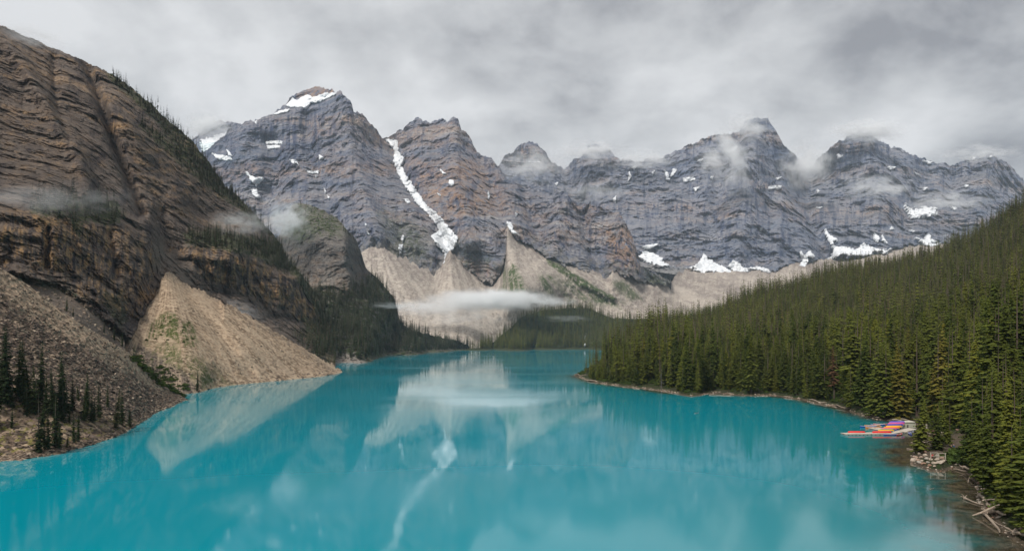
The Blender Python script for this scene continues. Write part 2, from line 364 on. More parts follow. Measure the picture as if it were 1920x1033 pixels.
# --- far massif, right (peaks at 993, 1114, 1421, 1610, 1858)
topA = [(925,330),(937,308),(948,293),(965,282),(978,272),(993,264),(1008,272),(1010,279),(1020,286),(1033,301),(1050,312),(1059,315),(1071,303),(1091,293),(1101,277),(1114,269),(1127,274),(1144,282),(1148,291),(1165,299),(1186,303),(1203,303),(1225,297),(1250,293),(1276,280),(1301,269),(1318,259),(1340,254),(1370,252),(1387,246),(1399,227),(1421,222),(1440,225),(1455,246),(1467,269),(1480,279),(1489,291),(1500,302),(1513,320),(1525,310),(1533,296),(1553,286),(1557,278),(1572,267),(1594,257),(1610,247),(1626,247),(1639,261),(1659,269),(1675,278),(1696,284),(1716,296),(1740,302),(1769,306),(1789,310),(1809,302),(1830,296),(1858,291),(1878,298),(1895,312),(1907,326),(1920,338),(1960,366),(2040,420),(2160,470)]
botA = [(925,430),(1140,480),(1200,505),(1300,520),(1450,525),(1500,520),(1560,510),(1700,500),(1900,500),(2160,520)]
cA = [(940,310,4700),(993,264,4900),(1059,315,4800),(1114,269,4850),(1165,299,4700),(1250,293,4600),(1340,254,4550),(1421,222,4700),(1500,302,4650),(1513,320,5000),(1560,278,4800),(1618,247,4900),(1716,296,4850),(1789,310,4900),(1858,291,4950),(1920,338,5000),(2160,470,5200),
      (960,400,4350),(1060,400,4300),(1150,430,3900),(1200,500,3500),(1240,430,3850),(1289,505,3450),(1300,400,3950),(1370,510,3430),(1400,400,3900),(1440,320,4350),(1446,520,3420),(1500,505,3500),(1520,400,4150),(1549,495,3600),(1600,400,4200),(1675,470,3750),(1760,400,4300),(1800,450,4000),(1900,420,4300),(2160,520,4600)]
fA = [([(1513,318),(1508,380),(1530,440),(1552,490)], 16, 160), ([(1059,315),(1075,360),(1130,420)], 18, 160), ([(1421,222),(1405,300),(1400,400),(1385,470)], 26, -110),
      ([(1240,300),(1290,360),(1330,430)], 16, 60), ([(1480,280),(1468,380),(1455,500)], 14, -70), ([(1380,260),(1350,330),(1335,420)], 15, 90), ([(1618,247),(1640,320),(1650,400)], 24, -100), ([(1740,305),(1720,360),(1700,420)], 22, 120), ([(1858,291),(1840,380),(1830,430)], 20, -90), ([(1789,310),(1780,370)], 12, 70)]
LA = Layer('mountain', topA, botA, cA, (1.7, 1.5), relief_rock(4.4, 26, 17, 7.5, 4.0, dip=-0.05, seed=3.1), fA, jag=4.5, jscale=10)
def tA(px, py, W):
    n = fbm(px / 60, py / 14, 1.0, 4); g = np.clip(0.55 * np.exp(-((py - 395 - 0.03 * (px - 1300)) / 22)**2) + 0.4 * n - .1, 0, 1) * 0.7
    g = np.maximum(g, 0.9 * soft(px, py, [(978,272),(1010,279),(1020,290),(990,300),(965,290)], 4, 3))
    st = np.clip(1.6 * fbm(px / 7, py / 42, 3.3, 4, .62) + .9 * fbm(px / 45, py / 30, 8, 2) - .05, 0, 1) * np.clip((470 - py) / 10 + 3, 0, 1)
    b = np.clip(0.8 * (py - pl([(1140,470),(1200,486),(1290,496),(1400,504),(1480,498),(1560,486),(1680,462),(2160,470)], px) ) / 9 + 0.8 * fbm(px / 14, py / 8, 4.2, 3), 0, 1) * 0.8
    return np.stack([0 * g, g, b, st], -1)

# --- small glacier peak behind the first summit
topG = [(355,262),(366,258),(375,252),(384,241),(392,235),(402,230),(414,226),(424,228),(431,230),(450,235),(480,246),(520,262)]
LG = Layer('mountain', topG, [(355,330),(520,330)], [(355,262,4700),(414,226,4800),(520,262,4800),(355,330,4100),(440,330,4000),(520,330,4100)], (1.7, 1.5), relief_rock(4.0, 20, 9, 6, 4, seed=8.2), jag=3)

# --- main massif with the two summits
topB = [(372,300),(395,275),(412,262),(424,248),(435,238),(450,232),(478,226),(507,216),(520,207),(537,196),(544,184),(552,178),(563,174),(580,167),(595,163),(614,167),(629,174),(640,170),(648,180),(659,194),(663,207),(682,216),(695,233),(710,250),(717,259),(729,259),(735,251),(759,239),(772,226),(789,221),(808,232),(822,226),(831,223),(840,227),(848,222),(859,224),(865,241),(882,260),(893,282),(908,297),(925,301),(938,314),(948,332),(973,342),(978,350),(1003,357),(1033,363),(1059,361),(1071,374),(1088,384),(1110,384),(1135,393),(1161,401),(1174,418),(1182,435),(1191,457),(1197,478),(1201,500),(1206,500),(1220,508),(1233,514),(1250,524),(1263,535),(1272,543)]
botB = [(372,440),(480,520),(560,600),(700,600),(760,590),(1000,590),(1100,560),(1272,556)]
cB = [(372,300,3600),(435,238,3650),(520,205,3700),(595,163,3800),(648,180,3600),(695,233,3500),(722,259,3620),(759,239,3650),(789,221,3700),(855,223,3600),(893,282,3400),(940,316,3250),(1000,356,3100),(1059,361,3000),(1110,384,2900),(1161,401,2850),(1191,457,2750),(1201,498,2720),(1263,535,2800),(1272,556,2700),
      (400,340,3300),(480,300,3330),(560,300,3250),(640,290,3180),(700,330,3100),(800,320,3120),(860,340,3000),(740,330,3220),(450,420,2900),(560,400,2750),(640,400,2620),(760,390,2720),(800,400,2700),(900,400,2750),(720,469,2380),(690,500,2250),(640,520,2250),(560,600,2150),(700,600,2150),(776,490,2420),(844,469,2530),(850,520,2480),(916,531,2470),(946,427,2620),(952,470,2560),(990,461,2620),(1020,478,2600),(1054,495,2560),(1088,504,2560),(1131,525,2560),(1148,504,2620),(1174,516,2650),(1208,533,2720),(1100,450,2720),(1000,420,2800),(1000,590,2400),(1100,560,2450),(480,520,2400),(372,440,2900)]
fB = [([(727,262),(738,290),(760,340),(790,385),(825,440),(848,480)], 13, 110), ([(648,175),(652,230),(668,300),(690,380),(705,440)], 22, -120), ([(575,220),(580,270),(590,320)], 14, 70), ([(510,270),(520,320),(500,380)], 18, 80),
      ([(560,230),(470,240),(440,300)], 16, -60), ([(855,224),(850,300),(870,380),(880,450)], 22, -110), ([(789,221),(795,290),(835,350)], 14, -40), ([(900,300),(925,360),(940,420),(948,460)], 14, 80), ([(1059,361),(1050,420),(1040,470)], 18, -60),
      ([(1088,384),(1100,440),(1131,525)], 12, 70), ([(1161,401),(1170,450),(1195,520)], 16, -70), ([(600,330),(620,400),(640,470)], 18, 80), ([(745,430),(760,480)], 12, 50), ([(985,360),(995,410),(1010,450)], 12, 55)]
LB = Layer('mountain', topB, botB, cB, (1.6, 1.45), relief_rock(3.4, 24, 13, 7.5, 4.0, dip=0.10, seed=1.7), fB, jag=4.5, jscale=9, dmin=1500)
def tB(px, py, W):
    n = fbm(px / 50, py / 12, 7.0, 4)
    g = 0.8 * soft(px, py, [(555,178),(595,160),(632,173),(600,182),(560,190)], 3, 3) + 0.55 * np.exp(-((py - 318 + 0.04 * (px - 600)) / 16)**2) * (px < 900) + 0.3 * n
    g = np.maximum(g, 0.75 * soft(px, py, [(860,300),(900,300),(960,370),(900,400),(800,380),(745,300)], 18, 12) + .35 * n)
    g = np.maximum(g, 0.9 * soft(px, py, [(1140,430),(1185,440),(1200,500),(1190,520),(1140,500)], 10, 8))
    g = np.maximum(g, 0.7 * soft(px, py, [(850,480),(930,500),(930,540),(870,530)], 8, 6))
    st = np.clip(1.3 * fbm(px / 8, py / 34, 5.3, 4, .62) + .9 * fbm(px / 50, py / 26, 6, 2) - .2, 0, 1) * .8
    st = np.maximum(st, soft(px, py, [(468,232),(560,205),(625,200),(600,240),(598,300),(560,300),(520,262),(470,262)], 6, 6) * np.clip(.45 + 1.3 * fbm(px / 5, py / 40, 1.2, 4, .6), 0, 1))
    st = np.maximum(st, .9 * soft(px, py, [(470,285),(560,280),(570,300),(540,325),(480,310)], 6, 8) * np.clip(.5 + fbm(px / 7, py / 20, 2.2, 4, .6), 0, 1))
    r = 0.7 * soft(px, py, [(715,400),(790,430),(800,490),(740,480)], 14, 10) + 0.5 * soft(px, py, [(845,445),(900,460),(940,500),(870,500)], 12, 9)
    r = r + 0.9 * soft(px, py, [(1210,505),(1263,533),(1263,545),(1215,530)], 5, 4)
    foot = np.clip(1 - (pl(topT, px) - py) / 26 + 1.2 * fbm(px / 9, py / 16, 3, 4, .6), 0, 1) * (pl(topT, px) > 462) * (px > 675) * .75
    b = foot + 0.7 * soft(px, py, [(740,420),(800,420),(850,460),(800,480),(720,470)], 12, 14) * 0.8
    return np.stack([r, np.clip(g, 0, 1), b, np.clip(st, 0, 1)], -1)

# --- talus basin at the foot of the massif
topT = [(640,560),(675,480),(684,471),(700,466),(720,468),(742,481),(776,494),(801,506),(814,515),(827,502),(838,478),(844,469),(850,478),(857,489),(882,511),(916,531),(928,528),(939,512),(948,478),(950,450),(946,427),(956,434),(969,444),(990,461),(1020,478),(1054,495),(1088,504),(1131,524),(1144,515),(1148,504),(1160,510),(1174,516),(1208,530),(1262,532),(1270,512),(1300,505),(1378,509),(1446,510),(1470,500),(1504,492),(1549,490),(1594,484),(1675,466),(1760,458),(1900,458)]
topT = [(x, y - 1.5) for x, y in topT]
botT = [(640,690),(860,662),(930,662),(1000,650),(1200,640),(1500,600),(1900,560)]
cT = [(640,560,2050),(684,471,2330),(720,468,2330),(776,494,2330),(814,515,2330),(844,469,2490),(882,511,2400),(916,531,2400),(946,427,2600),(950,470,2500),(990,461,2570),(1020,478,2540),(1054,495,2510),(1088,504,2500),(1131,524,2500),(1148,504,2580),(1174,516,2600),(1208,530,2680),(1262,534,3000),(1300,505,3400),(1378,509,3400),(1446,510,3380),(1504,492,3480),(1549,490,3580),(1675,466,3700),(1900,458,4000),
      (700,520,2130),(740,560,1990),(760,610,1840),(870,645,1720),(860,662,1660),(830,540,2200),(850,580,2020),(900,590,2030),(960,560,2130),(1000,540,2200),(980,590,2200),(930,640,1950),(1060,560,2420),(1150,570,2500),(1200,585,2520),(1250,575,2650),(1300,560,2850),(1400,545,3050),(1500,530,3150),(1000,640,2150),(1200,640,2300),(1500,600,2400),(1900,560,2900),(640,690,1450)]
fT = [([(844,470),(850,520),(860,570)], 20, -40), ([(946,430),(960,490),(985,560)], 18, -45), ([(720,470),(750,520),(790,570)], 22, -30), ([(1030,485),(1090,530),(1150,560)], 7, -22), ([(814,515),(820,560)], 12, 25), ([(920,531),(925,570)], 12, 25)]
LT = Layer('talus_slope', topT, botT, cT, (1.7, 1.45), relief_scree(6.0, 30, 12), fT, jag=7, jscale=11)
def fanstreak(px, py, ax, ay, k, seed):
    an = np.arctan2(px - ax, py - ay + 8); r = np.hypot(px - ax, py - ay)
    return fbm(an * k, r / 120, seed, 4, 0.6)
def tT(px, py, W):
    s1 = fanstreak(px, py, 946, 415, 26, 1.5); s2 = fanstreak(px, py, 844, 460, 22, 4.5); s3 = fanstreak(px, py, 700, 440, 20, 7.5)
    n = fbm(px / 9, py / 6, 3.0, 4, .65)
    wa = np.clip((px - 905) / 30, 0, 1); wb = np.clip((px - 790) / 30, 0, 1) * (1 - wa); wc = 1 - wa - wb
    st = s1 * wa + s2 * wb + s3 * wc
    g1 = soft(px, py, [(946,505),(966,500),(990,545),(1004,552),(1000,560),(938,556),(940,530)], 6, 7)
    g2 = soft(px, py, [(1012,520),(1035,515),(1085,530),(1130,552),(1170,570),(1150,572),(1070,562),(1020,548)], 7, 7) * 0.9
    g3 = soft(px, py, [(1022,482),(1050,498),(1090,521),(1130,546),(1158,560),(1150,566),(1110,550),(1068,524),(1030,496)], 2.2, 2) * 1.6
    g4 = soft(px, py, [(1150,528),(1168,526),(1190,545),(1202,560),(1185,562),(1158,545)], 5, 5)
    r = np.clip((g1 + g2) * (0.9 + 1.1 * st) + g3 + g4 * 0.8, 0, 1)
    red = 0.9 * soft(px, py, [(944,430),(950,432),(975,480),(1012,560),(985,560),(955,490)], 5, 5) * (0.5 + .6 * st) * 0.7
    red = red + np.clip(1.2 * soft(px, py, [(925,455),(946,427),(950,470),(938,512)], 3, 3), 0, .3)
    red = np.maximum(red, .8 * soft(px, py, [(942,425),(952,430),(985,480),(1020,540),(1000,555),(985,540),(960,490)], 6, 6) * (.5 + .5 * st))
    dk = soft(px, py, [(844,515),(862,517),(866,524),(850,522)], 2, 2) * 0.8
    mor = soft(px, py, [(1170,560),(1260,545),(1400,530),(1400,560),(1230,585),(1180,580)], 16, 12) * (0.3 + 0.6 * fbm(px / 16, py / 5, 9, 4))
    b = np.clip(0.35 + 0.9 * st + 0.4 * n, 0, 1) * (0.7)
    rim = np.clip(1 - (py - pl(topT, px)) / 34 + 1.3 * fbm(px / 7, py / 12, 1, 4, .6), 0, 1) * .8
    gr = rim + np.clip(-0.05 + 0.8 * fbm(px / 26, py / 6, 12, 4, .6) - .7 * st, 0, 0.6)
    return np.stack([r, red * 0.7 + dk + 0.4 * np.clip(mor, 0, 1) + gr, b], -1)

# --- buttress behind the left wall and the wooded slope below it
topC = [(490,470),(510,455),(525,440),(540,402),(548,385),(559,381),(575,382),(588,387),(605,394),(627,406),(640,418),(648,428),(660,440),(669,452),(676,470),(681,488),(686,503),(700,515),(717,533),(728,545),(739,558),(745,580),(750,602),(764,615),(785,622),(808,628),(830,634),(866,641),(880,650)]
botC = [(490,660),(600,694),(690,688),(800,668),(880,662)]
cC = [(490,470,1500),(525,440,1480),(559,381,1480),(588,387,1460),(627,406,1420),(669,452,1400),(686,507,1380),(717,533,1400),(739,558,1420),(750,602,1450),(764,613,1470),(808,628,1520),(866,638,1600),(880,650,1680),(880,660,1560),
      (560,440,1330),(600,440,1270),(650,460,1290),(600,540,1160),(560,560,1130),(620,500,1200),(670,520,1270),(620,570,1080),(650,600,1050),(700,620,1060),(660,560,1170),(700,560,1240),(740,600,1320),(780,640,1300),(640,682,760),(690,680,790),(720,668,1065),(800,662,1293),(860,657,1574),(690,650,900),(620,640,850),G(600,694,-2),(490,660,700),G(800,668,-2),G(690,688,-2),G(880,662,-2)]
LC = Layer('mountain', topC, botC, cC, (1.6, 1.5), relief_rock(1.6, 12, 9, 6.5, 3.5, dip=0.03, seed=5.5), [([(648,428),(650,480),(655,520)], 14, -40)], jag=2.0, jscale=7, dmin=500)
def wooded_C(px, py):
    edge = pl([(490,600),(560,590),(600,530),(640,545),(680,530),(700,510),(730,520),(750,560),(880,600)], px)
    return np.clip((py - edge) / 14 + 0.4 * fbm(px / 12, py / 12, 2, 3), 0, 1)
def tC(px, py, W):
    wd = wooded_C(px, py)
    top = soft(px, py, [(556,378),(590,383),(640,415),(655,438),(600,440),(560,460),(535,440)], 8, 10) * 0.95
    n = fbm(px / 20, py / 8, 4, 4)
    shore = soft(px, py, [(596,660),(625,657),(655,664),(690,680),(660,690),(600,690)], 4, 3)
    return np.stack([np.maximum(top, wd) * (1 - shore), np.clip(0.45 * n + 0.25 * (py > 470) - wd, 0, 1), shore], -1)

# --- left wall
topD = [(-420,-190),(-200,-60),(-60,20),(0,49),(14,52),(29,60),(53,70),(73,77),(85,87),(104,93),(135,105),(169,120),(194,131),(218,145),(242,161),(266,181),(290,202),(315,226),(339,246),(361,265),(378,287),(402,319),(421,348),(445,367),(469,392),(489,415),(513,440),(528,462),(542,492),(560,509),(576,527),(590,548),(600,566),(607,585),(613,605),(620,630),(628,662)]
botD = [(-420,600),(0,600),(60,630),(150,690),(250,745),(320,748),(420,660),(500,660),(560,680),(628,697)]
cD = [(-420,-190,560),(-60,20,740),(0,49,760),(85,87,800),(194,131,860),(290,202,900),(378,287,930),(445,367,960),(513,440,980),(542,492,985),(576,527,990),(600,566,960),(620,630,900),(628,662,800),(628,697,640),
      (-420,100,420),(-200,200,440),(0,200,590),(100,200,660),(60,300,520),(0,340,450),(0,395,385),(-420,400,300),(100,400,425),(160,400,480),(200,300,640),(230,425,520),(300,330,760),(330,440,660),(300,450,590),(400,380,850),(400,440,760),(430,470,700),(500,460,880),(520,490,870),(560,515,900),
      (0,440,365),(100,450,400),(200,460,470),(300,500,545),(330,480,640),(360,470,650),(400,480,680),(500,510,790),(560,540,870),(0,505,345),(113,536,375),(151,561,375),(247,637,395),(300,600,470),(300,540,520),(400,540,660),(450,560,690),(520,600,740),(590,640,790),(0,600,300),(60,630,290),(150,690,300),G(250,745,-4),G(320,748,-3),(300,700,335),(420,660,500),(500,660,560),(560,680,600),(-420,560,230)]
fD = [([(140,75),(170,140),(196,215),(222,290),(250,360),(266,400)], 9, 42), ([(0,70),(40,110),(66,160),(110,230),(150,300),(165,360)], 16, -28), ([(215,200),(250,250),(300,300),(340,360)], 26, -22), ([(300,400),(310,450),(300,510)], 14, 26),
      ([(90,430),(88,500)], 6, 10), ([(205,440),(220,520)], 7, 9), ([(470,480),(475,530)], 6, 8), ([(520,500),(525,570)], 7, -10), ([(430,420),(470,470)], 10, 14), ([(100,110),(105,200),(130,260)], 9, 16)]
def strat_D(x, y, z, px, py):
    base = relief_rock(0.85, 15, 7, 4.6, 4.2, dip=0.10, seed=2.6, stL=22)(x, y, z, px, py)
    wall = np.clip((py - pl([(0,392),(160,410),(230,425),(290,455),(330,470),(400,462),(500,498),(560,512),(628,600)], px)) / 10, 0, 1)   # the lower vertical wall: stronger fluting
    calm = 1 - 0.93 * soft(px, py, [(-20,505),(20,512),(113,538),(155,565),(240,634),(300,655),(345,745),(320,760),(240,760),(-20,640)], 4, 3)
    return calm * (base + wall * (3.5 * ridged(x / 26, y / 26, z / 150 + 3, 4, 0.6) + 2.2 * np.sign(perlin(x / 22, y / 22, z / 18)) * np.abs(perlin(x / 22, y / 22, z / 18))**0.5))
LD = Layer('mountain', topD, botD, cD, (1.25, 1.15), strat_D, fD, jag=2.5, jscale=8, dmin=180)
def ledge_D(px, py):
    l1 = soft(px, py, [(60,385),(110,378),(160,372),(215,378),(232,405),(215,420),(160,412),(150,440),(130,410),(60,400)], 6, 9, 8)
    l2 = soft(px, py, [(345,440),(400,432),(430,440),(480,446),(520,462),(545,492),(565,520),(530,505),(480,482),(420,468),(350,458)], 5, 5, 7)
    l3 = soft(px, py, [(196,126),(245,150),(300,200),(350,250),(410,318),(470,388),(520,440),(560,500),(600,560),(622,640),(600,600),(560,530),(540,500),(505,440),(440,385),(380,335),(340,290),(300,235),(240,180),(205,150)], 3, 3, 6)
    l4 = soft(px, py, [(262,236),(300,250),(345,280),(400,320),(470,392),(440,385),(380,345),(330,300),(290,265)], 5, 6, 6)
    l5 = soft(px, py, [(190,545),(230,550),(240,600),(225,615),(200,580)], 4, 5, 6) * .6 + soft(px, py, [(560,590),(625,600),(628,680),(590,670)], 6, 8, 7)
    return l1, l2, l3, l4, l5
def tD(px, py, W):
    l = ledge_D(px, py); n = fbm(px / 30, py / 12, 6, 4, .6); n2 = fbm(px / 9, py / 30, 2, 4, .62)
    r = np.clip(1.3 * l[0] + 1.2 * l[1] + 1.1 * l[2] + 1.1 * l[3] + l[4] * .8, 0, 1) * 0.9
    r = np.maximum(r, 0.7 * soft(px, py, [(25,515),(60,520),(140,545),(150,560),(110,548),(50,530)], 3, 3))
    wall = [(0,398),(60,400),(75,440),(120,415),(260,430),(300,470),(330,465),(400,462),(500,495),(600,560),(600,620),(500,570),(400,520),(350,500),(300,560),(250,600),(150,550),(110,520),(0,500)]
    g = soft(px, py, wall, 6, 6) * np.clip(0.25 + 1.3 * n2, 0, 1)
    g = np.maximum(g, 1.0 * soft(px, py, [(62,405),(108,410),(112,470),(90,500),(70,460)], 6, 8) * np.clip(.7 + n2, 0, 1))
    g = np.maximum(g, soft(px, py, [(350,470),(500,500),(590,560),(590,610),(480,550),(380,520),(355,500)], 4, 6) * np.clip(0.45 + 1.1 * n2, 0, 1))
    g = np.maximum(g, 0.5 * soft(px, py, [(210,230),(300,260),(400,360),(330,400),(260,350)], 20, 14) * np.clip(.4 + n, 0, 1))
    g = np.maximum(g, 0.5 * soft(px, py, [(0,190),(120,200),(170,330),(60,350),(0,340)], 20, 16) * np.clip(.2 + n, 0, 1))
    b = soft(px, py, [(20,512),(113,538),(155,565),(240,634),(290,660),(330,740),(240,700),(130,600),(0,540)], 3, 3) * 0.75
    b = np.maximum(b, soft(px, py, [(285,455),(315,470),(350,480),(375,515),(350,540),(300,540),(285,500)], 6, 8) * .85)
    b = np.maximum(b, 0.4 * soft(px, py, [(180,430),(270,440),(290,490),(270,510),(220,480)], 8, 8) * np.clip(.5 + n2, 0, 1))
    wl = soft(px, py, wall, 5, 5)
    st = wl * np.clip(1.9 * fbm(px / 5.5, py / 45, 4.4, 4, .62) + .2, 0, 1) + (1 - wl) * np.clip(1.2 * fbm(px / 14, py / 26, 7.4, 4, .62) + .8 * fbm(px / 60, py / 40, 2, 2) - .25, 0, .8)
    st = np.maximum(st, .8 * soft(px, py, [(150,560),(245,560),(300,520),(300,560),(250,630),(160,575)], 8, 8)) * (1 - b) * (1 - .6 * g)
    return np.stack([r, np.clip(g, 0, 1), b, np.clip(st, 0, 1)], -1)

# --- scree fan
topE = [(235,640),(247,636),(262,600),(285,560),(298,540),(303,520),(312,512),(322,514),(335,522),(352,534),(400,558),(450,583),(500,612),(560,648),(600,672),(645,696.5),(652,699)]
botE = [(235,760),(373,748),(400,736),(440,730),(500,724),(560,717),(600,712),(645,702),(652,701)]
cE = [(235,640,395),(262,600,440),(303,520,530),(318,513,540),(352,534,535),(400,558,540),(450,583,548),(500,612,555),(560,648,562),(600,672,568),G(645,697,0),G(652,700,-1),G(373,734,0),G(400,727,0),G(440,722,0),G(500,716,0),G(560,710,0),G(600,706,0),G(645,702,-1),G(400,736,-2),G(560,717,-2),G(480,725,-2),
      (330,600,450),(300,660,400),(340,700,372),(400,650,442),(450,660,455),(500,670,480),G(235,760,-3),(300,740,345),G(373,748,-3)]
LE = Layer('scree_fan', topE, botE, cE, (1.4, 1.3), relief_scree(1.5, 14, 3.0), [([(312,515),(330,600),(380,700)], 26, -8), ([(330,530),(400,610),(470,700)], 10, 5), ([(300,560),(290,620)], 8, 5)], jag=5, jscale=9, dmin=150)
def tE(px, py, W):
    st = fanstreak(px, py, 316, 500, 24, 2.5); n = fbm(px / 7, py / 7, 5, 4, .65)
    g = soft(px, py, [(300,592),(312,585),(330,590),(350,608),(365,640),(372,655),(350,650),(330,640),(300,625),(275,640),(280,610)], 5, 6) * 1.0
    g = np.maximum(g, 0.55 * soft(px, py, [(270,640),(330,640),(400,690),(440,722),(380,728),(330,690),(280,665)], 10, 9))
    g = np.maximum(g, .8 * soft(px, py, [(345,600),(362,610),(372,655),(352,650)], 4, 5)); r = np.clip(g * (0.9 + 1.3 * st + 0.8 * n), 0, 1)
    dk = 1.3 * soft(px, py, [(225,636),(247,640),(300,668),(340,695),(378,736),(300,745),(225,700)], 5, 4) + 0.5 * soft(px, py, [(470,650),(560,680),(620,700),(500,716),(420,690)], 18, 14) * np.clip(0.5 + st, 0, 1)
    rim = .55 * np.clip(1 - (py - pl(topE, px)) / 12 + 1.4 * fbm(px / 6, py / 9, 1, 4, .65), 0, 1)
    return np.stack([r, np.clip(dk + rim, 0, 1), np.clip(0.3 + 1.3 * st + .3 * n, 0, 1)], -1)

# --- boulder slope in front, left
topF = [(-420,330),(-100,455),(0,502),(48,531),(97,569),(145,603),(194,632),(242,661),(290,708),(318,726),(339,737),(349,748),(356,752)]
botF = [(-420,1000),(0,884),(73,876),(136,862),(208,840),(262,812),(300,790),(349,770),(356,764)]
cF = [(-420,330,190),(-100,455,225),(0,502,240),(48,531,248),(97,569,255),(145,603,262),(194,632,274),(242,661,290),(290,708,306),(339,737,325),(349,748,317.5),G(358,758,-1),
      G(0,864,0),G(73,857,0),G(136,843,0),G(160,836,0),G(208,822,0),G(257,797,0),G(290,775,0),G(320,762,0),G(-420,940,0),G(-420,1000,-3),G(0,884,-1.6),G(136,862,-1.6),G(262,810,-1.6),G(320,775,-1.6),
      (0,780,172),(60,770,180),(120,780,186),(180,775,202),(230,770,222),(0,700,186),(100,700,207),(200,715,238),(0,600,212),(80,640,222),(-420,700,140),(-200,600,180)]
LF = Layer('boulder_slope', topF, botF, cF, (1.5, 1.4), relief_scree(0.75, 5, 1.4), dmin=80)
def tF(px, py, W):
    n = fbm(px / 16, py / 9, 5, 4, .65)
    low = np.clip((py - pl([(0,735),(100,755),(180,770),(260,785)], px)) / 14, 0, 1)
    moss = low * np.clip(0.0 + 1.5 * n, 0, 1) * (1 - np.clip((py - pl([(0,852),(136,833),(260,790)], px)) / 5, 0, 1))
    d = np.clip(-(py - pl([(0,560),(150,660),(300,745)], px)) / 40, 0, 1)     # pale gravel along the upper edge, darker blocks below
    return np.stack([moss, np.clip(0.45 - d + 0.4 * n, 0, 1) * (1 - .5 * low), d * (.6 + n)], -1)

# --- wooded hill across the lake
topM = [(840,657),(900,652),(928,640),(940,628),(954,618),(970,602),(978,594),(1000,587),(1016,582),(1070,577),(1107,579),(1129,589),(1151,597),(1198,598),(1234,596),(1300,590),(1400,575)]
botM = [(840,664),(925,662),(1000,660),(1103,657),(1200,665),(1400,700)]
cM = [(840,656,1640),(928,640,1770),(954,618,1820),(978,594,1880),(1016,582,1930),(1070,577,2050),(1129,589,2100),(1198,598,2130),(1300,590,2150),(1400,575,2250),G(840,662,-2),G(880,657,0),G(925,655.5,0),G(1000,655,0),G(1060,655,0),G(1103,655,0),G(1000,660,-3),G(925,662,-3),G(1103,658,-3),G(1200,665,-3),G(1400,700,-3),(1000,620,1830),(1100,620,1960),(1200,630,2010),(940,649,1722),(1000,648,1745),(1000,636,1785),(1060,648,1765),(1060,636,1830),(1103,648,1790),(1103,636,1870),(1300,640,1950)]
LM = Layer('wooded_hill', topM, botM, cM, (2.2, 1.6), relief_scree(4, 60, 4), dmin=1200)
def tM(px, py, W): return np.stack([np.full(px.shape, .9), 0.8 * np.clip((py - pl([(840,654),(1100,650)], px)) / 2, 0, 1), 0 * px], -1)

# --- wooded hillside on the right with its shore
topR = [(1070,704),(1076,702),(1090,698),(1100,691),(1130,672),(1160,653),(1200,637),(1250,622),(1300,612),(1350,592),(1403,566),(1450,548),(1513,528),(1594,506),(1675,492),(1756,474),(1830,442),(1878,412),(1920,382),(2000,330),(2150,250),(2300,180),(2700,20)]
topR = [(x, y + np.interp(x, [1200, 1400, 2300], [0, 9, 12])) for x, y in topR]
botR = [(1070,708),(1076,712),(1150,736),(1260,751),(1400,757),(1500,766),(1540,776),(1590,790),(1625,804),(1660,822),(1690,855),(1702,890),(1740,912),(1780,940),(1800,980),(1830,1030),(1850,1070),(1990,1180),(2300,1500),(2700,1700)]
cR = [(1082,704,517),(1105,714,452),(1150,722,411),(1200,728,385),(1260,737,351),(1330,738,348),(1400,741,338),(1460,743,332),(1500,748,317),(1540,757,294),(1590,768,270),(1625,780,248),(1660,786,238),(1700,790,232),(1722,796,223),
      (1733,812,203),(1720,833,182),(1712,850,167.5),(1709,862,158.7),(1730,873,151.4),(1775,879,147.7),(1815,886,143.6),(1836,906,133),(1840,935,120),(1868,960,111),(1888,985,103),(1925,1010,96),(1990,1060,85),
      G(1076,712,-1.5),G(1150,736,-1.6),G(1260,751,-1.6),G(1330,754,-1.6),G(1400,757,-1.6),G(1500,766,-1.6),G(1540,776,-1.6),G(1590,790,-1.8),G(1625,804,-1.8),G(1660,822,-1.8),G(1690,855,-1.6),G(1702,890,-1.5),G(1740,912,-1.6),G(1780,940,-1.6),G(1800,980,-1.6),G(1830,1030,-1.6),G(1850,1070,-2),G(1990,1180,-1.5),G(2300,1300,4),G(2300,1500,3),G(2700,1700,6),(2700,20,800),(2700,700,130),
      G(1700,812,-1.0),G(1688,832,-1.2),G(1500,735,3),G(1400,728,3),G(1600,755,3.2),G(1660,772,3),G(1300,724,3),G(1760,810,1.2),G(1780,830,1.5),G(1745,850,1.5),G(1760,862,1.4),G(1850,880,3),G(1885,930,2.4),G(1930,980,2),
      (1088,699,520),(1130,672,560),(1160,653,600),(1200,637,660),(1250,622,740),(1300,612,850),(1350,592,950),(1403,566,1080),(1450,548,1150),(1513,528,1200),(1594,506,1230),(1675,492,1230),(1756,474,1230),(1830,442,1200),(1878,412,1170),(1920,382,1150),(2000,330,1100),(2150,250,1000),(2300,180,950),
      (1150,700,460),(1250,700,440),(1300,660,620),(1400,700,450),(1400,640,640),(1500,700,430),(1500,600,800),(1600,700,390),(1600,600,700),(1700,740,300),(1700,650,480),(1700,560,820),(1800,760,240),(1800,680,360),(1800,560,680),(1800,820,180),(1900,800,180),(1920,900,126),(1920,700,260),(1920,550,560),(2100,900,100),(2100,600,300)]
LR = Layer('wooded_hillside', topR, botR, cR, (2.0, 1.7), relief_scree(0.8, 16, 3), dmin=30)
def tR(px, py, W):
    z = W[..., 2]; n = fbm(px / 9, py / 5, 5, 4, .65)
    clear = soft(px, py, [(1735,812),(1830,812),(1830,858),(1735,860),(1712,862)], 5, 2)
    b = np.clip(1.3 - z / 0.9 + n, 0, 1) * (W[..., 1] < 620)
    return np.stack([np.clip(.75 + n, 0, 1) * (z > .35) * (1 - clear), np.maximum(b, clear) * 0.9, 0 * b], -1)

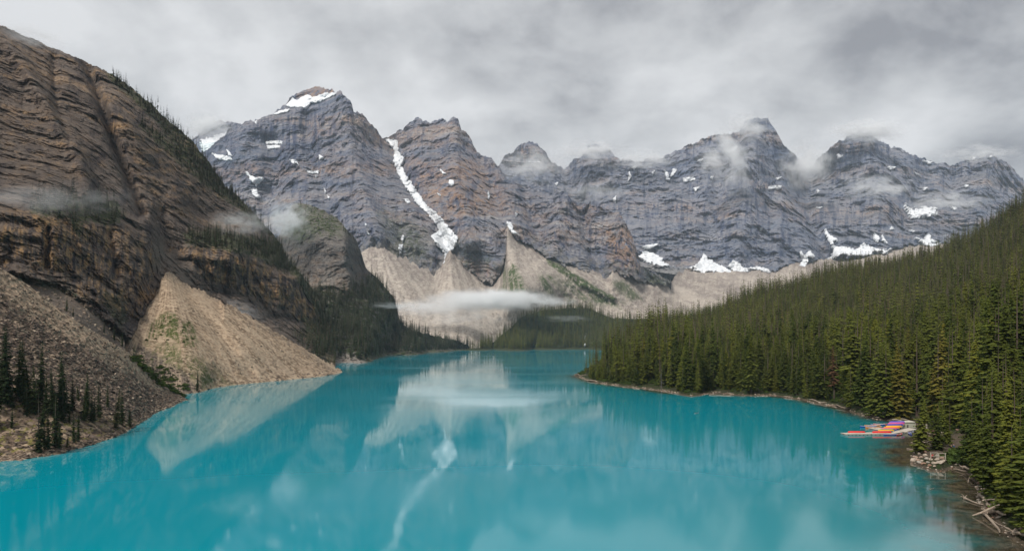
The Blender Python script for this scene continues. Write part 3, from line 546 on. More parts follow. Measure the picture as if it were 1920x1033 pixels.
# what stands in front of what
LB.front = [(LT, 30, 12)]; LA.front = [(LT, 30, 12)]; LT.weld = [(LB, 640, 1262, 34), (LA, 1270, 1900, 20)]; LT.front = [(LM, 60, 14), (LC, 80, 20)]
LD.front = [(LE, 6, 14)]; LE.weld = [(LD, 235, 420, 12)]
LA.build(M_FAR, tA, (6, 0.03, 110))
LG.build(M_FAR, None, (5, 0.03, 90))
LB.build(M_MAIN, tB, (6, 0.035, 90))
LT.build(M_TALUS, tT, (2, 0.004, 30), smooth=True)
LC.build(M_BUT, tC, (5, 0.03, 40))
LD.build(M_LEFT, tD, (5, 0.03, 35))
LE.build(M_FAN, tE, (4, 0.012, 9), smooth=True)
LF.build(M_BOULD, tF, (4, 0.012, 6))
LM.build(M_DUFF, tM, (4, 0.02, 12), smooth=True)
LR.build(M_DUFF, tR, (5, 0.02, 8), smooth=True)

# ------------------------------------------------------------------ the lake
SH = [(1076,704),(1105,714),(1150,722),(1200,728),(1260,737),(1330,738),(1400,741),(1460,743),(1500,748),(1540,757),(1590,768),(1625,780),(1660,786),(1700,790),(1722,796),(1733,812),(1720,833),(1712,850),(1709,862),(1730,873),(1775,879),(1815,886),(1836,906),(1840,935),(1868,960),(1888,985),(1925,1010),(1990,1060)]
SHW = [(((x - CX) / F) * water_D(y), water_D(y)) for x, y in SH]
SHL = [(-200,910),(0,864),(73,857),(136,843),(160,836),(208,822),(257,797),(290,775),(320,762),(349,750),(373,734),(400,727),(440,722),(500,716),(560,710),(600,706),(645,697),(690,681),(720,668),(800,662),(880,657)]
SHLW = [(((x - CX) / F) * water_D(y), water_D(y)) for x, y in SHL]
lx = np.arange(-900, 2760, 12.0); lD = np.geomspace(28, 2600, 330); LX, LD_ = np.meshgrid((lx - CX) / F, lD)
WX = LX * LD_; WY = LD_
dr = seg_dist(WX, WY, SHW); dl = seg_dist(WX, WY, SHLW)
wn = fbm(WX / 7, WY / 7, 1.1, 4, .6)
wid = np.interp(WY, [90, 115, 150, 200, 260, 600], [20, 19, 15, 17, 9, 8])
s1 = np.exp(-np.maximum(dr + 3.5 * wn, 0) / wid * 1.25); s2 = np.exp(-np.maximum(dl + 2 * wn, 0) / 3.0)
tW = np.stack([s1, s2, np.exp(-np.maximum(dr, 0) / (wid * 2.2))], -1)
m = MT('lake_water'); P = m.pos(); A = m.attr()
deep = m.mix(m.step(m.noise(P, 1 / 260, 3), .3, .7), (0.0, 0.225, 0.29), (0.0, 0.285, 0.37))
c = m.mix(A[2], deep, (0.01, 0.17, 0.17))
bed = m.mix(m.step(m.noise(P, 1 / 2.2, 5, .7), .38, .66), (0.035, 0.03, 0.02), (0.115, 0.09, 0.06))
c = m.mix(m.step(A[0], 0.22, 0.85), c, bed)
c = m.mix(m.math('MULTIPLY', A[1], .55), c, (0.12, 0.30, 0.30))
rip = m.math('ADD', m.math('MULTIPLY', m.noise(m.scaled(P, (1 / 1.6, 1 / 1.6, 1)), 1, 3, .5), 0.0022), m.math('MULTIPLY', m.noise(P, 1 / 22, 3, .5), 0.022))
M_WATER = m.fin(c, m.math('ADD', 0.035, m.math('MULTIPLY', m.step(m.noise(m.scaled(P, (1 / 200, 1 / 70, 1)), 1, 4), .4, .65), 0.06)), m.bump(rip, 1.0, 0.6), 0.5, ior=1.44)
lake = np.stack([WX, WY, 0 * WX], -1).reshape(-1, 3)
link('lake_water', np_mesh('lake_water', lake, grid_faces(len(lD), len(lx)), True, tW.reshape(-1, 3)), M_WATER)['kind'] = 'structure'
# ------------------------------------------------------------------ snow
m = MT('snow'); P = m.pos()
c = m.mix(m.step(m.noise(P, 1 / 30, 5, .65), .35, .68), (0.58, 0.60, 0.63), (0.78, 0.79, 0.80))
c = m.mix(m.math('MULTIPLY', m.step(m.noise(P, 1 / 9, 5, .75), .56, .72), .5), c, (0.34, 0.31, 0.29))
M_SNOW = m.fin(c, 0.7, m.bump(m.noise(P, 1 / 20, 4), 2.0, .5), 0.3)
m = MT('glacier_ice'); P = m.pos()
M_ICE = m.fin(m.mix(m.step(m.noise(m.scaled(P, (1 / 40, 1 / 40, 1 / 14)), 1, 5, .7), .4, .62), (0.35, 0.44, 0.47), (0.72, 0.77, 0.79)), 0.5, m.bump(m.noise(P, 1 / 18, 4), 6.0, .8), 0.4)
def snow(L, poly, label, group=None, name='snow_patch', nz=1.6, ns=7.0, off=0.005, mat=None, cat='snow patch'):
    xs = [p[0] for p in poly]; ys = [p[1] for p in poly]; st = 0.55 if max(xs) - min(xs) < 60 else 0.8
    gx, gy = np.meshgrid(np.arange(min(xs) - 3, max(xs) + 3, st), np.arange(max(ys) + 3, min(ys) - 3, -st))
    D = L.D(gx, gy); k = max(1, int(1.2 / st))
    K = np.pad(D, k, mode='edge'); D2 = np.min([K[i:i + D.shape[0], j:j + D.shape[1]] for i in (0, k, 2*k) for j in (0, k, 2*k)], 0)
    V = world(gx, gy, D2 * (1 - off))
    d = sdf(gx, gy, poly) + nz * 1.35 * fbm(gx / ns * 1.0, gy / ns * 1.7, poly[0][0], 4, .66) - 0.1
    keep = d < 0; f = grid_faces(*gx.shape); kf = keep.ravel()[f].sum(1) >= 3; f = f[kf]
    if len(f) < 2: return
    u, inv = np.unique(f, return_inverse=True); V = V.reshape(-1, 3)[u]; f = inv.reshape(-1, 4); c0 = V.mean(0)
    # thickness: a skirt going down into the rock
    V2 = np.concatenate([V, V * np.array([1, 1, 1]) + np.array([0, 14.0, -3.0])]); n = len(V)
    e = np.concatenate([f[:, [0, 1]], f[:, [1, 2]], f[:, [2, 3]], f[:, [3, 0]]]); key = np.sort(e, 1); _, ix, ct = np.unique(key, axis=0, return_index=True, return_counts=True)
    b = e[ix[ct == 1]]; sk = np.stack([b[:, 1], b[:, 0], b[:, 0] + n, b[:, 1] + n], 1)
    o = link(name, np_mesh(name, V2 - c0, np.concatenate([f, sk]), True), mat or M_SNOW, loc=c0)
    return tag(o, label, cat, group)
snow(LB, [(722,260),(745,262),(747,285),(757,294),(757,304),(752,308),(762,330),(778,352),(790,372),(806,390),(826,406),(838,422),(852,438),(858,447),(852,462),(846,470),(838,478),(834,492),(827,504),(833,487),(834,474),(822,462),(807,440),(824,434),(818,420),(800,398),(782,382),(766,358),(756,345),(745,322),(738,300),(740,285),(730,268)], 'long white snow gully running down between the two left summits', name='snow_gully', cat='snow gully', nz=1.8)
snow(LB, [(536,198),(548,184),(556,188),(575,178),(590,182),(610,174),(630,174),(622,180),(600,190),(582,192),(575,201),(558,200),(545,201)], 'white snowfield under the rocky top of the highest left peak', name='snowfield', cat='snowfield', nz=1.2)
snow(LB, [(512,214),(528,206),(545,203),(538,209),(520,214)], 'narrow snow strip on the left shoulder of the highest left peak', nz=.8)
snow(LB, [(498,266),(515,264),(530,264),(528,269),(500,270)], 'upper of two stacked snow bars below the highest left peak', nz=.9)
snow(LB, [(500,273),(525,272),(524,277),(502,279)], 'lower of two stacked snow bars below the highest left peak', nz=.9)
snow(LB, [(459,320),(464,324),(472,331),(484,333),(495,331),(486,340),(479,347),(472,340),(465,330)], 'bird shaped snow patch on the left side of the main massif', nz=1.2)
snow(LB, [(470,355),(482,354),(482,362),(488,368),(480,370),(474,364)], 'small snow patch just below the bird shaped one', nz=1.0)
snow(LB, [(679,483),(690,490),(695,500),(690,501),(682,494)], 'snow patch at the top edge of the talus beside the buttress', nz=.8)
snow(LB, [(950,415),(957,416),(962,425),(960,430),(972,437),(968,438),(957,434),(951,424)], 'bright snow patch above the reddish scree cone', nz=1.0)
for p in ([(698,466),(707,468),(704,477),(697,474)],[(688,502),(712,514),(710,519),(700,514)],[(545,302),(552,302),(550,308)],[(575,320),(598,320),(596,325),(577,324)],[(590,328),(594,328),(592,334)],[(607,352),(611,358),(609,362)],[(613,365),(618,370),(615,373)],[(684,418),(688,421),(684,424)],[(688,432),(693,440),(690,439)],
          [(755,440),(758,443),(754,452),(752,448)],[(748,458),(756,458),(752,468),(747,466)],[(748,470),(752,472),(748,475)],[(756,372),(765,373),(770,379),(764,381)],[(818,360),(827,366),(825,367)],[(820,308),(826,318),(836,325),(830,326)],[(842,336),(850,338),(852,345),(846,348),(841,342)],[(916,358),(919,368),(915,372),(914,362)],
          [(966,398),(971,401),(967,405)],[(598,290),(606,294),(598,299)],[(540,298),(556,300),(560,310),(556,306)],[(476,228),(482,225),(480,232)]):
    snow(LB, p, 'small snow patch on the grey rock of the main massif', 'small snow patches on the main massif', nz=.5)
for p in ([(376,262),(400,256),(420,248),(436,240),(430,258),(426,264),(400,268),(380,272)],):
    snow(LG, p, 'white snow under the small cloudy peak at far left', nz=2)
snow(LG, [(374,268),(402,266),(426,260),(424,280),(438,294),(420,300),(396,290),(378,282)], 'pale blue glacier hanging left of the main massif', name='glacier', cat='glacier', mat=M_ICE, nz=2)
snow(LB, [(398,288),(412,290),(430,294),(436,299),(420,300),(404,296)], 'snow edge below the pale blue glacier', nz=1)
snow(LB, [(424,280),(430,284),(434,292),(428,290)], 'short snow streak right of the pale blue glacier', nz=.6)
# far massif
snow(LA, [(1202,476),(1212,471),(1226,474),(1240,482),(1246,492),(1262,500),(1232,497),(1205,487),(1198,480)], 'white avalanche fan at the foot of the far wall, behind the main massif', name='snow_fan', cat='snow fan', nz=2.0)
snow(LA, [(1300,499),(1312,490),(1320,476),(1330,487),(1345,493),(1360,502),(1376,511),(1370,516),(1350,511),(1330,508),(1318,513),(1308,507),(1286,503)], 'largest white avalanche cone at the foot of the far wall', name='snow_fan', cat='snow fan', nz=2.0, off=.012)
snow(LA, [(1366,497),(1376,488),(1388,493),(1392,500),(1404,503),(1400,509),(1378,511)], 'rounded snow cone touching the largest avalanche cone', name='snow_fan', cat='snow fan', nz=1.6, off=.012)
snow(LA, [(1404,502),(1420,499),(1440,504),(1446,511),(1424,506)], 'thin snow tail right of the rounded snow cone', name='snow_fan', cat='snow fan', nz=1.6, off=.012)
snow(LA, [(1494,503),(1506,489),(1503,480),(1502,471),(1508,478),(1520,470),(1530,483),(1514,478),(1516,491),(1508,501),(1498,506)], 'forked snow patch in the gully below the far peak', name='snow_fan', cat='snow fan', nz=1.2, off=.012)
snow(LA, [(1548,430),(1554,438),(1571,449),(1562,452),(1568,462),(1582,462),(1604,468),(1622,457),(1640,466),(1660,468),(1674,466),(1664,474),(1640,474),(1620,480),(1592,477),(1578,474),(1568,482),(1553,486),(1564,474),(1560,456),(1552,446)], 'long ragged snow apron under the right far peak', name='snow_fan', cat='snow fan', nz=2.4, off=.012)
snow(LA, [(1719,445),(1734,450),(1740,438),(1748,448),(1764,456),(1760,462),(1736,460)], 'snow cone just above the trees at far right', name='snow_fan', cat='snow fan', nz=1.6)
snow(LA, [(1697,382),(1708,392),(1722,392),(1736,386),(1756,391),(1754,402),(1730,406),(1712,408),(1704,400)], 'broad spattered snow patch high on the right far wall', nz=4.5, ns=5)
for p in ([(1640,436),(1650,446),(1646,454),(1640,448)],[(1655,440),(1664,456),(1656,450)],[(1705,428),(1718,434),(1706,432)],[(1672,424),(1678,430),(1670,430)],[(1740,437),(1748,443)  ,(1742,442)],[(1570,289),(1582,292),(1572,297)],[(1666,312),(1683,312),(1670,318)],[(1714,322),(1730,330),(1720,328)],[(1730,300),(1740,302),(1752,304),(1742,306)],
          [(1808,345),(1818,347),(1812,350)],[(1733,350),(1740,352),(1734,356)],[(1455,350),(1467,347),(1464,353),(1440,354)],[(1441,349),(1455,347),(1462,350),(1444,354)],[(1455,333),(1467,331),(1458,337)],[(1530,388),(1543,388),(1536,391)],[(1532,354),(1538,358),(1534,360)],[(1426,425),(1430,428),(1426,434)],
          [(1360,281),(1385,273),(1378,282),(1364,288)],[(1246,318),(1254,326),(1256,338),(1250,336)],[(1262,316),(1270,318),(1262,328),(1256,334)],[(1280,334),(1300,332),(1306,336),(1285,341)],[(1300,352),(1312,350),(1304,358)],[(1308,300),(1318,298),(1314,304)],[(1186,313),(1194,311),(1190,318)],[(1150,372),(1156,366),(1154,380)],
          [(1222,322),(1228,320),(1224,328)],[(982,302),(1020,303),(1000,306)],[(1040,344),(1048,340),(1044,348)],[(1120,403),(1126,402),(1124,405)],[(1180,322),(1184,330),(1178,340)],[(1204,462),(1220,458),(1238,455),(1224,464),(1208,467)],[(1825,293),(1830,295),(1826,299)],[(1856,290),(1862,290),(1859,295)],[(1786,388),(1796,390),(1790,394)],[(1316,312),(1330,310),(1322,316)],[(1332,330),(1340,330),(1336,336)]):
    snow(LA, p, 'small snow patch on the cliffs of the far massif', 'small snow patches on the far massif', nz=.8)

# ------------------------------------------------------------------ spruces
def foliage(name, a, b, seed=0.0):
    m = MT(name); tcn = m.n('ShaderNodeTexCoord'); r = m.rnd()
    c = m.ramp(r, [(0.0, tuple(v * .7 for v in a)), (0.25, a), (0.55, tuple((x + y) / 2 for x, y in zip(a, b))), (0.9, b), (0.975, (b[0] * 1.35, b[1] * 1.2, b[2])), (0.997, (b[0] * 1.2, b[1] * .85, b[2]))])
    P = m.pos(); n = m.noise(P, 1.1, 3, .7); c = m.mix(m.math('MULTIPLY', m.step(n, .35, .7), .5), c, tuple(v * 1.6 for v in b))
    g = m.step(m.noise(P, 1 / 45, 2), .35, .65); c = m.mix(m.math('MULTIPLY', g, .35), c, tuple(v * .55 for v in a))
    return m.fin(c, 0.85, None, 0.05)
M_FOL = foliage('spruce_needles', (0.024, 0.040, 0.010), (0.105, 0.114, 0.020))
M_FOLD = foliage('spruce_needles_dark', (0.016, 0.026, 0.012), (0.034, 0.046, 0.018))
M_BARK = plain('spruce_bark', (0.10, 0.075, 0.06), .95, .1, .4)
M_DEAD = plain('dead_wood_grey', (0.13, 0.12, 0.115), .95, .1, .25)
M_BROWN = foliage('dead_needles', (0.07, 0.035, 0.02), (0.10, 0.06, 0.03))
M_BUSH = foliage('shrub_leaves', (0.03, 0.05, 0.012), (0.075, 0.105, 0.025))
def crown_mesh(name, seed, lev, per, R, z0=0.07, droop=0.30, clumps=3, power=0.8, gap=0.06, jit=0.3):
    """unit-height spruce crown: whorls of drooping branches, each a row of small ragged needle sprays"""
    r = np.random.default_rng(seed); V = []; Fc = []
    lean = r.normal(0, .006, 2)
    for i in range(lev):
        t = i / (lev - 1); z = z0 + (0.985 - z0) * t**0.93
        if r.random() < gap: continue
        Lm = R * (1 - t)**power * (0.82 + .3 * r.random()) + 0.006
        if t < .18: Lm *= 0.6 + 2.2 * t
        k = max(4, int(per * (0.5 + 0.6 * (1 - t)))); ph = r.random() * 6.28
        for j in range(k):
            a = ph + 6.283 * j / k + r.normal(0, .18); L = Lm * (1 + r.normal(0, jit)); L = max(L, Lm * .3)
            ca, sa = math.cos(a), math.sin(a); zb = z + r.normal(0, .006); dr = droop * (0.7 + .6 * r.random()) * (1.1 - .7 * t)
            def pt(s, w, h): return (ca * s * L - sa * w + lean[0] * z * 10, sa * s * L + ca * w + lean[1] * z * 10, zb - dr * L * s * (1.25 - .5 * s) + h)
            W = (0.30 if clumps < 4 else 0.20) * L + 0.004
            for c_ in range(clumps):
                s0 = c_ / clumps * .85; s1 = s0 + .55 / clumps + .25; wd = W * (1.05 - .55 * s0) * (0.8 + .4 * r.random()); n = len(V)
                V += [pt(s0, 0, .004), pt((s0 + s1) / 2, wd, -.25 * wd - .006 * r.random()), pt(min(s1, 1.02), wd * .15 * r.normal(), -.004), pt((s0 + s1) / 2, -wd, -.25 * wd - .006 * r.random())]
                Fc += [(n, n + 1, n + 2, n + 3)]
                if clumps > 1:      # hanging spray below the branch
                    n = len(V); V += [pt(s0, 0, 0), pt(s1 * .95, 0, 0), pt((s0 + s1) / 2 + .1, wd * .3 * r.normal(), -0.30 * W - .014 * (1 - t)), pt(s0 + .05, 0, -.16 * W)]
                    Fc += [(n, n + 1, n + 2, n + 3)]
    n = len(V); V += [(0.004, 0, .93), (-.004, .003, .93), (0, -.004, .93), (lean[0] * 10, lean[1] * 10, 1.0)]; Fc += [(n, n + 1, n + 3, n + 3), (n + 1, n + 2, n + 3, n + 3), (n + 2, n, n + 3, n + 3)]
    me = bpy.data.meshes.new(name); me.from_pydata(V, [], [tuple(dict.fromkeys(f)) for f in Fc]); me.update(); return me
def trunk_mesh(name, r0=0.011, n=6, top=.97, snags=0, seed=0):
    V = []; Fc = []; rr = random.Random(seed)
    hs = [0, .03, .3, .6, top]; rs = [1.5, 1.05, .8, .45, .08]
    for h_, q in zip(hs, rs):
        for k in range(n): a = 6.283 * k / n; V.append((r0 * q * math.cos(a), r0 * q * math.sin(a), h_))
    for i in range(len(hs) - 1):
        for k in range(n): Fc.append((i*n + k, i*n + (k+1) % n, (i+1)*n + (k+1) % n, (i+1)*n + k))
    for s in range(snags):
        z = .06 + .9 * s / snags; a = rr.random() * 6.28; L = .13 * (1 - z)**.7 * rr.uniform(.4, 1.1) + .01; b = len(V); d = Vector((math.cos(a), math.sin(a), rr.uniform(-.5, .1)))
        p = Vector((-math.sin(a), math.cos(a), 0)) * .0028
        V += [tuple(Vector((0, 0, z)) + p), tuple(Vector((0, 0, z)) - p), tuple(Vector((0, 0, z + .006))), tuple(Vector((0, 0, z)) + d * L)]
        Fc += [(b, b+1, b+3), (b+1, b+2, b+3), (b+2, b, b+3)]
    me = bpy.data.meshes.new(name); me.from_pydata(V, [], Fc); me.update(); return me
def with_mat(me, *mats):
    for x in mats: me.materials.append(x)
    return me
NEAR = [with_mat(crown_mesh('spruce_crown', 10 + i, 56, 10, R, z0, dp, 4, pw), M_FOL) for i, (R, z0, dp, pw) in enumerate([(.135,.05,.35,.75),(.11,.08,.45,.7),(.15,.03,.3,.85),(.095,.12,.5,.62),(.125,.06,.4,.7)])]
NEARD = [with_mat(crown_mesh('spruce_crown', 30 + i, 40, 8, R, z0, dp, 2, pw), M_FOLD) for i, (R, z0, dp, pw) in enumerate([(.105,.05,.45,.7),(.085,.08,.5,.6),(.12,.03,.4,.75)])]
TRUNK = with_mat(trunk_mesh('spruce_trunk'), M_BARK); DEADT = with_mat(trunk_mesh('dead_trunk', .011, 6, .98, 70, 3), M_DEAD)
def joined(name, crown, trunk):
    bm = bmesh.new(); bm.from_mesh(crown); k = len(bm.faces); bm.from_mesh(trunk); bm.faces.ensure_lookup_table()
    for f in bm.faces[k:]: f.material_index = 1
    me = bpy.data.meshes.new(name); bm.to_mesh(me); bm.free(); me.materials.append(crown.materials[0]); me.materials.append(M_BARK); return me
def proto_collection(name, meshes):
    c = bpy.data.collections.new(name)
    for i, me in enumerate(meshes): c.objects.link(bpy.data.objects.new('%s_%02d' % (name, i), me))
    return c
def mids(mat, seed, n=5, lev=26, per=8, cl=1, tr=TRUNK):
    out = []
    for i in range(n):
        R = (.12, .10, .135, .09, .115)[i % 5]; out.append(joined('spruce', with_mat(crown_mesh('c', seed + i, lev, per, R, (.05,.1,.04,.12,.07)[i % 5], .4, cl, (.72,.65,.8,.6,.7)[i % 5]), mat), tr))
    return out
C_MID = proto_collection('mid_spruce', mids(M_FOL, 50, 6, 32, 9, 2)); C_FAR = proto_collection('far_spruce', mids(M_FOL, 70, 4, 15, 7, 1)); C_FARD = proto_collection('far_dark_spruce', mids(M_FOLD, 90, 4, 15, 7, 1))
def gn_scatter(name, P, scale, rotz, coll, kind_label=None, tilt=None, sxyz=None):
    me = bpy.data.meshes.new(name); n = len(P); me.vertices.add(n); me.vertices.foreach_set('co', np.asarray(P, np.float32).ravel())
    a = me.attributes.new('scl', 'FLOAT_VECTOR', 'POINT'); S = np.asarray(scale, np.float32); S = np.repeat(S[:, None], 3, 1) if S.ndim == 1 else S; a.data.foreach_set('vector', S.ravel())
    R = np.zeros((n, 3), np.float32); R[:, 2] = rotz
    if tilt is not None: R[:, :2] = tilt
    a = me.attributes.new('rot', 'FLOAT_VECTOR', 'POINT'); a.data.foreach_set('vector', R.ravel())
    o = link(name, me); g = bpy.data.node_groups.new(name, 'GeometryNodeTree')
    g.interface.new_socket(name='Geometry', in_out='INPUT', socket_type='NodeSocketGeometry'); g.interface.new_socket(name='Geometry', in_out='OUTPUT', socket_type='NodeSocketGeometry')
    nd = g.nodes; ip = nd.new('NodeGroupInput'); op = nd.new('NodeGroupOutput'); iop = nd.new('GeometryNodeInstanceOnPoints'); ci = nd.new('GeometryNodeCollectionInfo')
    ci.inputs[0].default_value = coll; ci.inputs['Separate Children'].default_value = True; ci.inputs['Reset Children'].default_value = True
    rv = nd.new('FunctionNodeRandomValue'); rv.data_type = 'INT'; rv.inputs[4].default_value = 0; rv.inputs[5].default_value = len(coll.objects) - 1
    na = nd.new('GeometryNodeInputNamedAttribute'); na.data_type = 'FLOAT_VECTOR'; na.inputs[0].default_value = 'scl'
    nb = nd.new('GeometryNodeInputNamedAttribute'); nb.data_type = 'FLOAT_VECTOR'; nb.inputs[0].default_value = 'rot'
    mp = nd.new('GeometryNodeMeshToPoints'); L = g.links
    L.new(ip.outputs[0], mp.inputs[0]); L.new(mp.outputs[0], iop.inputs['Points']); L.new(ci.outputs[0], iop.inputs['Instance']); iop.inputs['Pick Instance'].default_value = True
    L.new(rv.outputs[2], iop.inputs['Instance Index']); L.new(nb.outputs[0], iop.inputs['Rotation']); L.new(na.outputs[0], iop.inputs['Scale']); L.new(iop.outputs[0], op.inputs[0])
    o.modifiers.new('scatter', 'NODES').node_group = g
    return tag(o, kind_label, None, None, 'stuff')
def tree(loc, h, crown, label, group=None, name='spruce_tree', rz=None, wide=1.0, trunk=None):
    t = empty(name, loc, random.uniform(0, 6.28) if rz is None else rz); t.scale = (h * wide, h * wide, h); tag(t, label, 'tree', group)
    if crown: link('crown', crown, parent=t)
    link('trunk', trunk or TRUNK, parent=t); return t
def to_px(P): return CX + P[:, 0] / P[:, 1] * F, HY - (P[:, 2] - H) / P[:, 1] * F

# hand-placed trees of the right front: pixel column, top, foot
used = []
def hero(L, px, top, base, crown, label, group=None, wide=1.0, trunk=None, name='spruce_tree', sink=0.3):
    p = L.P(np.array([float(px)]), np.array([float(base)]))[0]; h = (base - top) / F * p[1]; used.append((p[0], p[1], h * .08 * wide))
    return tree((p[0], p[1], p[2] - sink), h + sink, crown, label, group, name, wide=wide, trunk=trunk)
hero(LR, 1723, 745, 850, NEAR[0], 'slender green spruce rising from the pale rocks at the point', wide=1.15)
hero(LR, 1759, 752, 843, NEAR[2], 'bushy spruce right behind the wooden railing', wide=1.15)
hero(LR, 1781, 750, 838, NEAR[3], 'thin spruce between the bushy one and the path walkers')
hero(LR, 1822, 738, 872, NEAR[1], 'tall spruce above the dark shrubs by the path', wide=1.1)
hero(LR, 1860, 688, 905, NEAR[0], 'big broad spruce behind the small rock pile on the shore', wide=1.05)
hero(LR, 1842, 700, 890, NEAR[4], 'spruce half hidden left of the big broad one')
hero(LR, 1902, 698, 930, NEAR[2], 'tall spruce right of the big broad one', wide=.95)
hero(LR, 1897, 788, 962, NEAR[0], 'dark green spruce standing behind the tangle of driftwood', wide=1.25)
hero(LR, 1933, 800, 990, NEAR[4], 'spruce cut by the right edge above the driftwood', wide=1.2)
hero(LR, 1907, 520, 795, NEAR[3], 'tallest spruce near the right edge with a bare pale trunk', wide=.95)
hero(LR, 1888, 560, 790, NEAR[1], 'tall spruce just left of the tallest one', wide=.9)
hero(LR, 1818, 600, 800, NEAR[4], 'tall dense spruce above the walkers on the path')
hero(LR, 1786, 612, 798, NEAR[0], 'tall spruce above the bushy spruce at the railing')
hero(LR, 1759, 600, 785, NEAR[1], 'tall spruce above the storage box on the dock')
hero(LR, 1719, 604, 780, NEAR[3], 'tall narrow spruce straight above the slender one on the point')
hero(LR, 1691, 640, 785, NEAR[2], 'dense spruce behind the stacked canoes')
hero(LR, 1661, 634, 783, NEAR[0], 'spruce on the bank behind the orange canoes')
hero(LR, 1642, 640, 777, NEAR[4], 'spruce on the bank left of the canoe dock')
hero(LR, 1614, 622, 765, NEAR[1], 'yellow green spruce left of the canoe dock at the bank')
hero(LR, 1738, 745, 800, NEAR[3], 'small spruce behind the slender one on the point')
hero(LR, 1564, 646, 752, with_mat(crown_mesh('dead_crown', 5, 30, 6, .1, .3, .5, 2), M_BROWN), 'reddish dying spruce by the bare patch of bank', name='dead_spruce')
hero(LR, 1240, 690, 730, None, 'bare silver grey dead spruce on the shore of the point', trunk=DEADT, name='dead_spruce', wide=1.6)
hero(LR, 1408, 622, 738, NEAR[3], 'narrow spruce with brownish top at the middle of the right shore')
hero(LR, 1292, 635, 732, NEAR[2], 'yellowish single spruce standing out from the dark shore trees', wide=1.1)
hero(LR, 1345, 590, 725, NEAR[1], 'tallest light green spruce on the far part of the right shore')
# left bank
ORD = 'first second third fourth fifth sixth seventh eighth ninth tenth eleventh twelfth thirteenth fourteenth fifteenth sixteenth seventeenth eighteenth nineteenth twentieth'.split() + ['%dth' % i for i in range(21, 60)]
left = [(4,611,750,2),(13,608,763,1),(35,635,745,0),(46,637,762,1),(58,672,762,0),(76,638,752,1),(68,680,775,2),(24,700,765,0),(72,735,848,0),(91,770,843,1),(104,738,838,2),(112,655,780,1),(125,672,775,0),(98,690,780,1),(105,700,785,0),(136,705,772,1),(118,720,790,2),(130,760,792,0),(85,700,775,1),(50,720,778,2),(148,718,752,0),(163,698,782,1),(158,710,788,0),(172,730,790,2),(186,718,783,0),(202,722,765,1),(217,727,803,0),(229,728,798,1),(243,762,800,2),(139,775,829,1),(147,775,828,1),(125,812,838,0),(22,762,803,1),(-6,640,770,0),(-14,700,800,2),(111,790,842,1),(84,790,842,0),(176,745,788,1)]
for i, (px, tp, bs, v) in enumerate(left):
    row = [q for q in left if (q[2] < 770) == (bs < 770) and (q[2] < 800) == (bs < 800)]; rk = sorted(row).index((px, tp, bs, v))
    auto = '%s dark spruce, %s from the left in the %s row of the left grove' % ('tall' if bs - tp > 85 else ('short' if bs - tp < 50 else 'slim'), ORD[rk], 'back' if bs < 770 else ('middle' if bs < 800 else 'front'))
    lb = {8: 'largest spruce standing at the water on the left bank', 26: 'dark spruce at the right end of the left grove, near the shore', 28: 'short spruce, last one at the right end of the left grove', 5: 'tallest thin spruce in the middle of the left grove'}.get(i)
    hero(LF, px, tp, bs, NEARD[v], lb or auto, 'dark spruces of the grove on the left bank', wide=1.0, sink=.2)
hero(LE, 370, 692, 733, NEARD[1], 'lone dark spruce at the water between boulder slope and scree fan')
for px, tp, bs in ((125,556,582),(137,573,592),(195,604,622),(214,610,636),(229,622,648)):
    hero(LD, px, tp, bs + 2, NEARD[1], 'small dark spruce behind the crest of the boulder slope', 'small spruces along the gravel behind the boulder slope')

# forests
U = np.array([(a, b, c) for a, b, c in used])
def thin(P, k=1.0):
    keep = np.ones(len(P), bool)
    for x, y, r in U: keep &= np.hypot(P[:, 0] - x, P[:, 1] - y) > r * k
    return P[keep]
def mR(px, py, W):
    clear = inside(px, py, [(1690,798),(1733,800),(1850,805),(1838,868),(1815,872),(1728,876),(1700,866),(1712,835)])
    path = (np.abs(px - 1578 - (py - 765) * .5) < 7) & (py > 738)
    return ((W[..., 2] > .7) & ~clear & ~path & (px > 1085)) * np.interp(W[..., 1], [100, 300, 1300], [1.0, 1.0, .85])
PR = thin(LR.sample(0.034, mR, 1)); r_ = np.random.default_rng(3)
hR = r_.normal(28, 7, len(PR)).clip(10, 42) * (0.82 + .3 * (perlin(PR[:, 0] / 60, PR[:, 1] / 60, 0.5) + .5).clip(0, 1)); zl = PR[:, 2]; hR *= np.clip(.45 + zl / 9, .5, 1)
hR = np.where(PR[:, 1] < 170, hR * .72, hR)
pxR, pyR = to_px(PR); hR = hR * np.where(PR[:, 1] < 900, np.interp(pxR, [1085, 1115, 1165, 1260], [.38, .6, .8, 1]), 1.0); app = hR / PR[:, 1] * ((pxR > 1050) & (pxR < 1925)) * (pyR < 1060)
shore = np.minimum(1, .45 + 1.0 * np.exp(-zl / 3.0)); order = np.argsort(-app * shore); top = order[:230]; rest = np.ones(len(PR), bool); rest[top] = False
def place_words(x, y, z, D, h):
    mark = [(1120, 'at the tip of the point'), (1180, 'just inside the tip of the point'), (1245, 'around the silver dead tree'), (1300, 'by the yellowish single spruce'), (1360, 'by the tallest light green spruce'), (1420, 'by the narrow brown-topped spruce'), (1480, 'left of the bare bank'),
            (1540, 'just left of the reddish dying tree'), (1590, 'at the bare path down to the water'), (1640, 'behind the orange canoes'), (1690, 'behind the stacked canoes'), (1740, 'behind the slender spruce of the rocky point'), (1790, 'behind the railing'), (1840, 'above the big broad spruce'), (1885, 'above the driftwood'), (1980, 'at the right edge of the picture')]
    m_ = min(mark, key=lambda q: abs(q[0] - x))[1]; row = 'at the water' if z < 3.2 else ('second row' if z < 9 else 'upslope')
    sz = 'short' if h < 17 else ('tall' if h > 25 else 'middling'); return '%s spruce %s, %s' % (sz, m_, row)
wordsR = {i: place_words(pxR[i], pyR[i], PR[i, 2], PR[i, 1], hR[i]) for i in top}
